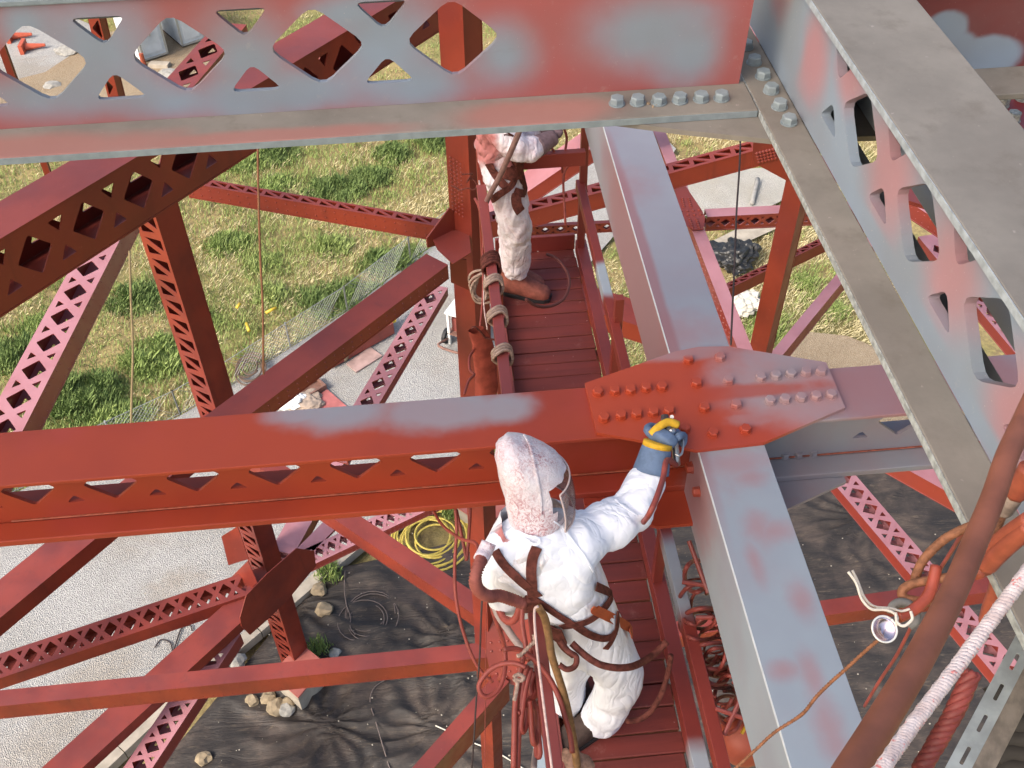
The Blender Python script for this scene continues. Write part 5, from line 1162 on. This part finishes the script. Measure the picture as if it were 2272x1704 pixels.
# kerb
kb = empty('kerb', g3((371, 1560)), 'pale concrete kerb between the gravel yard and the black sheeting', 'kerb')
line = [(150, 1770), (371, 1562), (566, 1398), (718, 1268), (800, 1200), (1010, 1085)]
W_ = [g3(p) for p in line]
for i in range(len(W_)-1):
    a, b = W_[i], W_[i+1]; d = (b-a); n_ = max(1, round(d.length/1.9)); d /= n_; s = V((d.y, -d.x, 0)).normalized()
    for j in range(n_):
        mb = MB(); o = a+d*j+V((0, 0, -.05+random.uniform(-.01, .01))); mb.box(o+d*.006, d*.985, s*.36, Z*.34); mb.build('kerb_block', M_CONC, kb)
# fence
fe = empty('fence', g3((508, 852)), 'low chain-link fence along the edge of the green slope', 'fence')
FL = [g3(p) for p in ((-60, 1135), (400, 920), (508, 858), (771, 688), (911, 578), (1005, 512))]
M_WIRE = simple('fence_wire', (.42, .43, .41), .5, .4, .4, .2)
posts = MB(); wires = MB(); HF = 1.15; acc = 0
for i in range(len(FL)-1):
    a, b = FL[i], FL[i+1]; d = b-a; L = d.length; d.normalize(); n_ = max(1, round(L/2.8))
    for j in range(n_+1):
        m_ = MB(); p = a+d*L*j/n_; m_.cyl(p, p+Z*(HF+.05), .035, 6); m_.build('post', M_WIRE, fe)
    for zz in (.05, HF): wires.cyl(a+Z*zz, b+Z*zz, .012, 4)
    s = 0.
    while s < L:
        for sg in (1, -1):
            e = s+sg*HF
            if 0 <= e <= L: wires.cyl(a+d*s, a+d*e+Z*HF, .006, 3)
        s += .16
tag(wires.build('wire_mesh', M_WIRE, fe), kind='stuff')
# rocks
def rock(px, r, lab, mat, flat=.7, z=.1, seed=0, nm='rock', cat='rock'):
    bm = bmesh.new(); bmesh.ops.create_icosphere(bm, subdivisions=2 if cat == 'rock' else 5, radius=1); c = g3(px, z)
    for v in bm.verts:
        f = 1+.40*noise.noise(v.co*1.3+V((seed*3.1,)*3))+.22*noise.noise(v.co*3.3+V((seed,)*3)); v.co = V((v.co.x*r*f*1.15, v.co.y*r*f, v.co.z*r*f*flat))+c+V((0, 0, r*flat*.5))
    me = bpy.data.meshes.new(nm); bm.to_mesh(me); bm.free(); return tag(link(nm, me, mat), lab, cat)
M_ROCK = simple('tan_rock', (.33, .26, .17), .9, .2, 0, .35, 5); M_ROCKG = simple('grey_rock', (.36, .345, .31), .9, .2, 0, .35, 5)
for i, (p, r, lab) in enumerate([(k('k', 660, 800), .22, 'tan rock on the sheeting beside the grassy kerb end'), (k('k', 708, 995), .24, 'tan angular rock on the sheeting right of the dark gusset'), (k(6, 1790, 1275), .25, 'largest tan rock in the pile before the square pedestal'), (k(6, 1850, 1290), .2, 'grey rock right in the pile before the square pedestal'), (k(6, 1730, 1210), .18, 'tan rock left of the pile before the square pedestal'), (k(6, 1628, 1228), .18, 'small pale rock farther left of the square pedestal'), (k(6, 1538, 980), .22, 'pale rock between pink lattice and horizontal red beam'), (k(6, 1318, 1602), .20, 'small rock on the sheeting at the bottom edge'), (k(6, 2165, 925), .16, 'white rock just above the long horizontal red beam'), (k(6, 1858, 1250), .2, 'small rock close to the pedestal corner')]):
    rock(p, r, lab, M_ROCK if i not in (3, 6, 8) else M_ROCKG, .7, .12, i)
for i, (p, r, lab) in enumerate([(k(0, 335, 555), .38, 'white boulder on the bare dirt seen through the first opening'), (k(0, 440, 335), .6, 'heap of grey rubble seen through the first opening'), (k(0, 1090, 485), .5, 'pale rubble below the cabinets seen through the second opening'), (k('r', 790, 1240), .35, 'pale boulder in the dry grass left of the right column')]):
    rock(p, r, lab, M_ROCKG, .35, -.05, 20+i)
# bundles and bags
M_PLAST = simple('black_plastic', (.022, .022, .022), .4, .5)
bb = rock(k('r', 605, 915), .78, 'crumpled black plastic bundle lying on the dry grass by the path', M_PLAST, .55, 0, 41, 'plastic_bundle', 'bundle')
rock(k('r', 690, 1255), .62, 'crumpled white sack on the grass left of the right column', simple('white_sack', (.62, .58, .50), .8, .2, 0, .25, 4), .5, 0, 44, 'sack', 'sack')
for o_ in ('plastic_bundle', 'sack'): folds(bpy.data.objects[o_].data, .15, 2.2, (1, 1, 1), 3.)
# grey post leaning near paving
mb = MB(); a, b = g3(k('r', 755, 520)), g3(k('r', 795, 350)); mb.tube([a+Z*.1, a.lerp(b, .5)+Z*.15, b+Z*.2], .10, 8, 3); tag(mb.build('grey_pole', simple('weathered_pole', (.30, .29, .27), .8), None, True), 'grey weathered pole lying on the pale paving', 'pole')
# yellow coil, cable coils
def coil(px, r0, r1, n, mat, lab, rad, cat='hose coil', ecc=1., z=.16, nm='hose_coil'):
    c = g3(px); mb = MB(); pts = []
    for i in range(n*12):
        a = 2*math.pi*i/12; t = i/(n*12.); rr = r0+(r1-r0)*(.5+.5*math.sin(t*17+1))+.05*math.sin(a*.37)
        pts.append(c+V((math.cos(a)*rr*ecc+.12*math.sin(t*9)*r1, math.sin(a)*rr+.10*math.cos(t*13)*r1, z+.25*rad*n*t*.6)))
    mb.tube(pts, rad, 6, 2); return tag(mb.build(nm, mat, None, True), lab, cat)
coil(k('k', 1755, 310), .62, 1.18, 11, simple('yellow_hose', (.62, .48, .10), .5, .4, 0, .25, 6), 'big loose coil of yellow hose on the black sheeting', .035)
coil(k('k', 1130, 1100), .45, .85, 4, simple('grey_cable', (.16, .125, .11), .6), 'loose coil of grey cable on the wrinkled sheeting', .016, 'cable coil')
coil(k(3, 1620, 755), .45, .75, 5, simple('brown_cable', (.14, .09, .06), .6), 'dark brown cable coil on the grass before the solid red brace', .03, 'cable coil', .7, .25)
hose('cable', [g3(k('k', *q), .22) for q in ((910, 600), (905, 800), (925, 940), (965, 1060), (960, 1150), (1010, 1230))], .016, bpy.data.materials['grey_cable'], None, 0, 6, 4, 'grey cable running across the sheeting to the grey coil', 'cable')
hose('cable', [g3(k(7, *q), .22) for q in ((290, 1080), (205, 1140), (178, 1230), (215, 1360), (250, 1480), (310, 1680))], .016, bpy.data.materials['grey_cable'], None, 0, 6, 4, 'dark cable wandering down the sheeting to the bottom edge', 'cable')
hose('cord', [g3(k(7, *q), .24) for q in ((600, 1385), (700, 1430), (830, 1490), (1000, 1560), (1180, 1670))], .018, simple('white_line', (.62, .58, .48), .7), None, 0, 6, 4, 'white cord stretched across the sheeting left of the hose bundle', 'cord')
hose('cable', [g3(k(6, *q), .06) for q in ((1000, 880), (1040, 830), (1100, 850), (1120, 900), (1170, 760), (1230, 740), (1240, 770))], .02, M_DKW, None, 0, 6, 4, 'thin wire curling on the gravel right of the perforated brace', 'wire')
# yellow pipes on the slope
M_YP = simple('yellow_pipe', (.66, .46, .05), .5, .4)
for (p, q), lab in ((((1715, 362), (1785, 326)), 'yellow pipe lying on the grass by the hanging brown rope'), (((1592, 428), (1608, 478)), 'short upright yellow pipe on the dry grass'), (((1528, 330), (1550, 300)), 'faint yellow pipe end higher on the slope')):
    mb = MB(); mb.cyl(g3(k(3, *p), .25), g3(k(3, *q), .3), .06, 8); tag(mb.build('yellow_pipe', M_YP, None, True), lab, 'pipe')
# cabinets
M_CAB = simple('grey_cabinet', (.55, .60, .64), .5, .4, 0, .15, 2); M_CABT = simple('white_roof', (.70, .70, .70), .6, .3, 0, .1)
def cabinet(bl, br, hgt, dep, lab):
    a, b = g3(bl), g3(br); d = (b-a); w_ = d.length; d.normalize(); n = V((-d.y, d.x, 0)); r = empty('storage_cabinet', a, lab, 'cabinet')
    mb = MB(); mb.box(a+Z*.15, d*w_, n*dep, Z*(hgt-.2)); mb.build('body', M_CAB, r)
    mb = MB(); mb.box(a-d*.05-n*.05+Z*(hgt-.047), d*(w_+.1), n*(dep+.1), Z*.08); mb.build('roof', M_CABT, r)
    for s in (0, w_-.1):
        mb = MB(); mb.box(a+d*s-n*.04+Z*.1, d*.1, n*.036, Z*(hgt-.16)); mb.build('corner_post', M_WIRE, r)
    mb = MB(); mb.box(a-n*.04+Z*.10, d*w_, n*.036, Z*.10); mb.build('sill', M_WIRE, r)
    mb = MB(); mb.box(a+d*.25-n*.05+Z*.4, d*(w_-.5), n*.045, Z*(hgt-.9)); p_ = mb.build('door', M_CAB, r)
    mb = MB(); mb.box(a+d*(w_*.5)-n*.1+Z*hgt*.5, d*.05, n*.048, Z*.3); mb.build('handle', M_STEEL, p_)
    for s in (.05, w_-.2):
        mb = MB(); mb.box(a+d*s+n*.1, d*.15, n*(dep-.2), Z*.148); mb.build('skid', M_DARK, r)
    return r
cabinet(k(0, 915, 412), k(0, 1092, 355), 2.6, 2.8, 'left grey cabinet with white roof seen through the second opening')
cabinet(k(0, 1178, 312), k(0, 1330, 262), 2.6, 2.8, 'right grey cabinet with white roof seen through the second opening')
pst = empty('utility_post', g3(k(0, 935, 420)), 'utility post with boxes before the left grey cabinet', 'post'); a = g3(k(0, 935, 420))
mb = MB(); mb.cyl(a, a+Z*2.6, .08, 8); mb.build('pole', M_WIRE, pst); mb = MB(); mb.box(a+V((-.3, -.25, 1.5)), X*.6, Y*.17, Z*.7); mb.build('box', M_CABT, pst); mb = MB(); mb.cyl(a+V((0, -.12, 0)), a+V((0, -.12, .7)), .12, 8); mb.build('red_base', M_OR, pst)
for p, lab in ((k(0, 150, 252), 'orange plastic barrier lying flat seen through the first opening'), (k(0, 235, 322), 'orange cone tipped on the dirt seen through the first opening')):
    mb = MB(); a = g3(p); mb.cyl(a+V((-.5, 0, .2)), a+V((.5, .1, .2)), .2, 8, .08); mb.box(a+V((-.7, -.5, .0)), X*.2, Y*.9, Z*.5); tag(mb.build('orange_barrier', simple('orange_plastic', (.50, .10, .05), .5, .4)), lab, 'barrier')
mb = MB(); mb.box(g3(k(0, 960, 440)), g3(k(0, 1085, 445))-g3(k(0, 960, 440)), V((.1, .4, 0)), Z*.2); tag(mb.build('timber', M_CONC), 'pale timber lying below the left grey cabinet', 'timber')
# salvage on the gravel
tr = empty('steel_trough', g3(k('g', 700, 670)), 'long red steel trough full of odds and ends on the gravel', 'trough')
M_TRO = m_orange('rust_red_trough', (.26, .06, .045), (.2, .05, .04), .7, .5, 0)
q4 = [k('g', 690, 690), k('g', 1385, 300), k('g', 1290, 180), k('g', 600, 560)]
slab('tray', q4, .02, .12, M_TRO, tr)
for i in range(4):
    a, b = g3(q4[i], .1), g3(q4[(i+1) % 4], .1); d = b-a; s = V((-d.y, d.x, 0)).normalized(); mb = MB(); mb.box(a+Z*.021, d, s*.06, Z*(.5 if i in (0, 2) else .46)); mb.build('wall', M_TRO, tr)
for p, r, lab, mt in ((k('g', 1075, 380), .38, 'white bucket in the red trough', M_WHITE), (k('g', 910, 500), .22, 'small white can in the red trough', M_WHITE), (k('g', 820, 580), .2, 'tan lump in the red trough', M_ROCK)):
    mb = MB(); a = g3(p, .1); mb.cyl(a, a+V((.05, 0, r*1.8)), r*.8, 12, r); mb.cyl(a+V((.05, 0, r*1.8)), a+V((.05, 0, r*1.84)), r*1.06, 12); tag(mb.build('bucket', mt), lab, 'bucket')
coil(k('g', 1150, 310), .2, .36, 4, M_WHITE, 'small coil of white hose in the red trough', .05, 'hose coil', 1., .3)
for i in range(3):
    mb = MB(); a = g3(k('g', 1330+18*i, 200-6*i), .3); mb.box(a, V((.12, .05, 0)), V((-.03, .1, 0)), V((.1, .5, .5))); tag(mb.build('yellow_plank', M_YP), ('leftmost', 'middle', 'rightmost')[i]+' short yellow board stacked at the end of the red trough', 'board')
sh = slab('steel_sheet', [k('g', 850, 650), k('g', 960, 742), k('g', 1250, 560), k('g', 1110, 460)], .03, .09, simple('worn_sheet', (.44, .30, .27), .6, .3, .1, .4, 2)); tag(sh, 'flat worn steel sheet lying on the gravel beside the red trough', 'sheet')
t2 = empty('shallow_tray', g3(k('g', 250, 1150)), 'shallow brown tray of junk beside the pale red board', 'tray'); q4 = [k('g', 250, 1150), k('g', 632, 915), k('g', 525, 815), k('g', 130, 1040)]
M_TRB = simple('brown_tray', (.24, .13, .10), .7, .3, .1, .4, 3); slab('tray', q4, .02, .10, M_TRB, t2)
for i in range(4):
    a, b = g3(q4[i], .1), g3(q4[(i+1) % 4], .1); d = b-a; s = V((-d.y, d.x, 0)).normalized(); mb = MB(); mb.box(a+Z*.001, d, s*.07, Z*(.2 if i in (0, 2) else .17)); mb.build('wall', M_TRB, t2)
tag(slab('red_board', [k('g', 440, 1060), k('g', 635, 935), k('g', 860, 1130), k('g', 640, 1260)], .03, .09, simple('pale_red_board', (.46, .15, .14), .7, .3, 0, .3, 3)), 'flat pale red board lying on the gravel above the middle beam', 'board')
rock(k('g', 255, 1075), .42, 'white rag heaped on the brown tray', M_WHITE, .5, .1, 60, 'rag', 'rag'); rock(k('g', 420, 1090), .5, 'tan cloth bundle beside the brown tray', simple('tan_cloth', (.36, .28, .22), .9), .35, .05, 61, 'cloth', 'cloth')
# cart by the column
ct = empty('cart', g3(k('g', 1990, 300)), 'white-framed equipment cart half hidden left of the orange column', 'cart')
a = g3(k('g', 1985, 420)); d = V((.5, .86, 0)); s = V((.86, -.5, 0))
for (u_, v_) in ((0, 0), (1.6, 0), (0, 1.1), (1.6, 1.1)):
    mb = MB(); mb.box(a+d*u_+s*v_, s*.09, d*.09, Z*1.5); mb.build('leg', M_WHITE, ct)
mb = MB(); mb.box(a+Z*1.5-d*.05-s*.05, d*1.85, s*1.35, Z*.06); mb.build('top', M_WHITE, ct); mb = MB(); mb.box(a+Z*.5, d*1.7, s*1.2, Z*.06); mb.build('shelf', M_TRB, ct)
mb = MB(); mb.box(a+Z*.561+d*.2+s*.1, d*.9, s*.8, Z*.6); mb.build('crate', M_TRO, ct)
for v_ in (-.12, 1.3):
    mb = MB(); c = a+d*.1+s*v_+Z*.3; mb.cyl(c-s*.06, c+s*.06, .3, 16); w_ = mb.build('wheel', M_BLACK, ct); mb = MB(); mb.cyl(c-s*.065, c+s*.065, .12, 10); mb.build('hub', M_WHITE, w_)
hose('handle', [a-d*.05+Z*.3, a-d*.7+Z*.5, a-d*.7+s*1.1+Z*.5, a+s*1.1-d*.05+Z*.3], .05, M_TRB, ct, 0, 6, 4)
# ------------------------------------------------------------------ vegetation
def pin(p, poly):
    c = False; n = len(poly)
    for i in range(n):
        a, b = poly[i], poly[i-1]
        if (a.y > p.y) != (b.y > p.y) and p.x < (b.x-a.x)*(p.y-a.y)/(b.y-a.y)+a.x: c = not c
    return c
GP_ = [[onz(p, GZ) for p in pl] for pl in ([(-900, 1720), (-500, 1290), (20, 1100), (400, 922), (508, 858), (771, 690), (911, 580), (1005, 515), (1130, 420), (1300, 300), (1420, 250), (1500, 330), (1400, 480), (1190, 720), (1080, 900), (985, 1100), (718, 1266), (640, 1335), (560, 1410), (371, 1560), (206, 1720), (-60, 2100), (-900, 2300)], [(718, 1268), (2500, 880), (2600, 1950), (60, 2050)], [(1440, 440), (1500, 412), (1600, 380), (1690, 372), (1760, 400), (1745, 440), (1700, 462), (1640, 470), (1560, 480), (1440, 520), (1380, 520)], [(1560, 545), (1640, 505), (1735, 492), (1720, 508), (1650, 540), (1590, 585), (1500, 640), (1480, 600)], [(-300, 300), (-60, 190), (-200, 100), (-60, 30), (120, 20), (215, 60), (300, 60), (420, 70), (520, 110), (420, 190), (280, 260), (120, 300)], [(1700, 800), (1780, 735), (1880, 745), (1990, 790), (2100, 850), (2300, 980), (2300, 1100), (1800, 1050), (1650, 900)])]
def leaf_mat(name, a, b, tr=.25):
    n = NT(name); oi = n.n.new('ShaderNodeObjectInfo'); f = n.noise(.9, 4, .7)
    c = n.mix(n.ramp(f, .3, .7), a, b); c = n.mix(n.math('MULTIPLY', n.ramp(n.noise(7, 3), .4, .7), .5), c, tuple(q*1.35 for q in b)); return n.out(c, .7, .25)
M_G1 = leaf_mat('green_grass', (.17, .24, .065), (.27, .34, .11)); M_G2 = leaf_mat('shrub_leaves', (.10, .155, .045), (.16, .22, .07)); M_S1 = leaf_mat('straw_grass', (.44, .38, .21), (.58, .51, .31)); M_G3 = leaf_mat('bright_grass', (.21, .28, .08), (.31, .36, .13))
def blades(mb, c, n, h, spread, wd, lean=.6):
    for _ in range(n):
        a = random.uniform(0, 6.283); r = spread*math.sqrt(random.random()); p = c+V((math.cos(a)*r, math.sin(a)*r, 0)); q = random.uniform(0, 6.283); l = h*random.uniform(.5, 1.1)
        d = V((math.cos(q), math.sin(q), 0)); t = p+d*l*lean*random.uniform(.3, 1.1)+Z*l; s = V((-d.y, d.x, 0))*wd; i = len(mb.v)
        mb.v += [p-s, p+s, p.lerp(t, .55)+s*.8+Z*l*.12, t]; mb.f += [(i, i+1, i+2), (i, i+2, i+3)]
def zone(u0, v0, u1, v1):
    for _ in range(60):
        p = g3((random.uniform(u0, u1), random.uniform(v0, v1)))
        if not any(pin(p, q) for q in GP_): return V((p.x, p.y, GZ-.26))
    return None
grn, strw, brt = MB(), MB(), MB()
for _ in range(20000):
    p = zone(-30, -160, 1990, 1120)
    if p is None: continue
    f = noise.fractal(V((p.x*.30, p.y*.30, 3)), .8, 2, 5)
    px = proj(p)
    gbias = .13+(.16 if px.x < 330 and px.y > 560 else 0)+(.15 if 480 < px.x < 960 and px.y < 430 else 0)-(.30 if px.x > 1450 else 0)
    if f+gbias+random.gauss(0, .22) > .12: blades(grn if random.random() < .6 else brt, p, 6, .34, .28, .014)
    else: blades(strw, p, 6, .28, .34, .010, 1.2)
for nm_, mb, mt, lab in (('green_grass', grn, M_G1, 0), ('straw_grass', strw, M_S1, 0), ('bright_grass', brt, M_G3, 0)): tag(mb.build(nm_, mt), kind='stuff')
D_ = 1.0271
fringe, fringe2 = MB(), MB()
def shrub(px, r, h, lab, mat, stretch=1.):
    r *= .72; h *= .85
    c = g3(px); c.z = GZ-.26; mb = MB()
    for _ in range(int(200*r*r*stretch)+70):
        a = random.uniform(0, 6.283); q = math.sqrt(random.random()); x = math.cos(a)*q*r*stretch; y = math.sin(a)*q*r
        hh = h*(1-q*q*.75)*max(.15, .6+1.1*noise.noise(V((c.x+x*1.9, c.y+y*1.9, 2)))); blades(mb, c+V((x, y, hh*.45)), 7, hh*.45+.10, .26, .020, .9)
        blades(mb, c+V((x, y, 0)), 2, hh*.9, .15, .02, .5)
    return tag(mb.build('shrub', mat), lab, 'shrub', 'shrubs on the green slope')
for (x, y), r, h, lab, mt, st_ in [((185, 855), 1.7, 1.4, 'largest dark green shrub just above the left end of the middle beam', M_G2, 1.15), ((30, 760), 1.3, 1.0, 'dark shrub at the left edge behind the pale lattice brace', M_G2, 1), ((335, 770), 1.6, 1.0, 'wide green shrub left behind the dark slender column', M_G1, 1.1), ((730, 640), 1.5, 1.0, 'dark green shrub along the fence left of the solid red brace', M_G2, 1.8), ((850, 560), 1.3, .9, 'dark shrub along the fence nearest the orange column', M_G2, 1.6), ((300, 640), 1.4, .9, 'green shrub between the pale lattice and the slender column', M_G2, 1.3), ((720, 525), 1.0, .8, 'bright tufted shrub in the middle of the dry slope', M_G3, 1), ((585, 630), 1.0, .7, 'small bright shrub by the hanging brown rope', M_G3, 1), ((490, 520), 1.1, .7, 'green shrub under the slotted dark strut', M_G1, 1.2), ((600, 325), 1.3, 1.0, 'round shrub just below the upper beam beside the rope', M_G2, 1), ((845, 325), 1.1, .9, 'round shrub below the upper beam left of the column', M_G2, 1), ((720, 405), 1.3, .8, 'low shrub above the slotted dark strut', M_G2, 1.5), ((800, 375), 1.1, .8, 'shrub in the row between upper beam and slotted strut', M_G2, 1.2), ((940, 298), 1.2, 1.2, 'tall dark shrub touching the orange column under the upper beam', M_G2, 1), ((590, 395), 1.0, .7, 'shrub left in the row above the slotted strut', M_G1, 1.1), ((530, 345), 1.2, .8, 'green shrub next to the dark girder end below the upper beam', M_G1, 1.2), ((100, 700), 1.2, .8, 'green shrub between dark girder and pale lattice at left', M_G1, 1.2), ((430, 690), .9, .6, 'pale tufted shrub right of the slender column', M_G3, 1.2), ((250, 900), 1.3, .8, 'low green shrub right of the largest dark shrub', M_G1, 1.3), ((560, 560), .8, .6, 'small tuft left of the rope on the dry slope', M_G3, 1.2), ((1800, 660), .6, .4, 'small green tuft right of the right column', M_G1, 1.2), ((1740, 600), .5, .4, 'tuft with white flowers right of the right column', M_G3, 1), ((1650, 705), .6, .5, 'green tuft under the white sack', M_G1, 1.1)]:
    shrub((x*D_, y*D_), r, h, lab, mt, st_)
    for _ in range(int(120*r)): q_ = g3((x*D_, y*D_)); a_ = random.uniform(0, 6.283); l_ = abs(random.gauss(0, 1.3*r)); blades(random.choice((fringe, fringe2)), V((q_.x+math.cos(a_)*l_*1.2*st_, q_.y+math.sin(a_)*l_, GZ-.26)), 6, .36, .3, .014)
tag(fringe.build('green_grass', M_G1), kind='stuff'); tag(fringe2.build('bright_grass', M_G3), kind='stuff')
gk = MB()
for _ in range(70): blades(gk, g3((k('k', random.uniform(640, 830), random.uniform(540, 690))), .2), 6, .3, .2, .02)
for _ in range(40): blades(gk, g3((k('k', random.uniform(1900, 1990), random.uniform(0, 90))), .2), 6, .3, .2, .02)
for _ in range(40): blades(gk, g3((k(6, random.uniform(2010, 2110), random.uniform(850, 930))), .2), 5, .3, .2, .02)
tag(gk.build('weeds', M_G1), kind='stuff')
lit = MB()
for _ in range(260):
    p = g3((random.uniform(300, 2100), random.uniform(1180, 1704)), .24); s = random.uniform(.012, .035); lit.box(p, V((s, s*.4, 0)), V((-s*.4, s, 0)), V((0, 0, s*.5)))
tag(lit.build('litter', simple('pale_litter', (.5, .45, .36), .8, .2, 0, .4, 9)), kind='stuff')
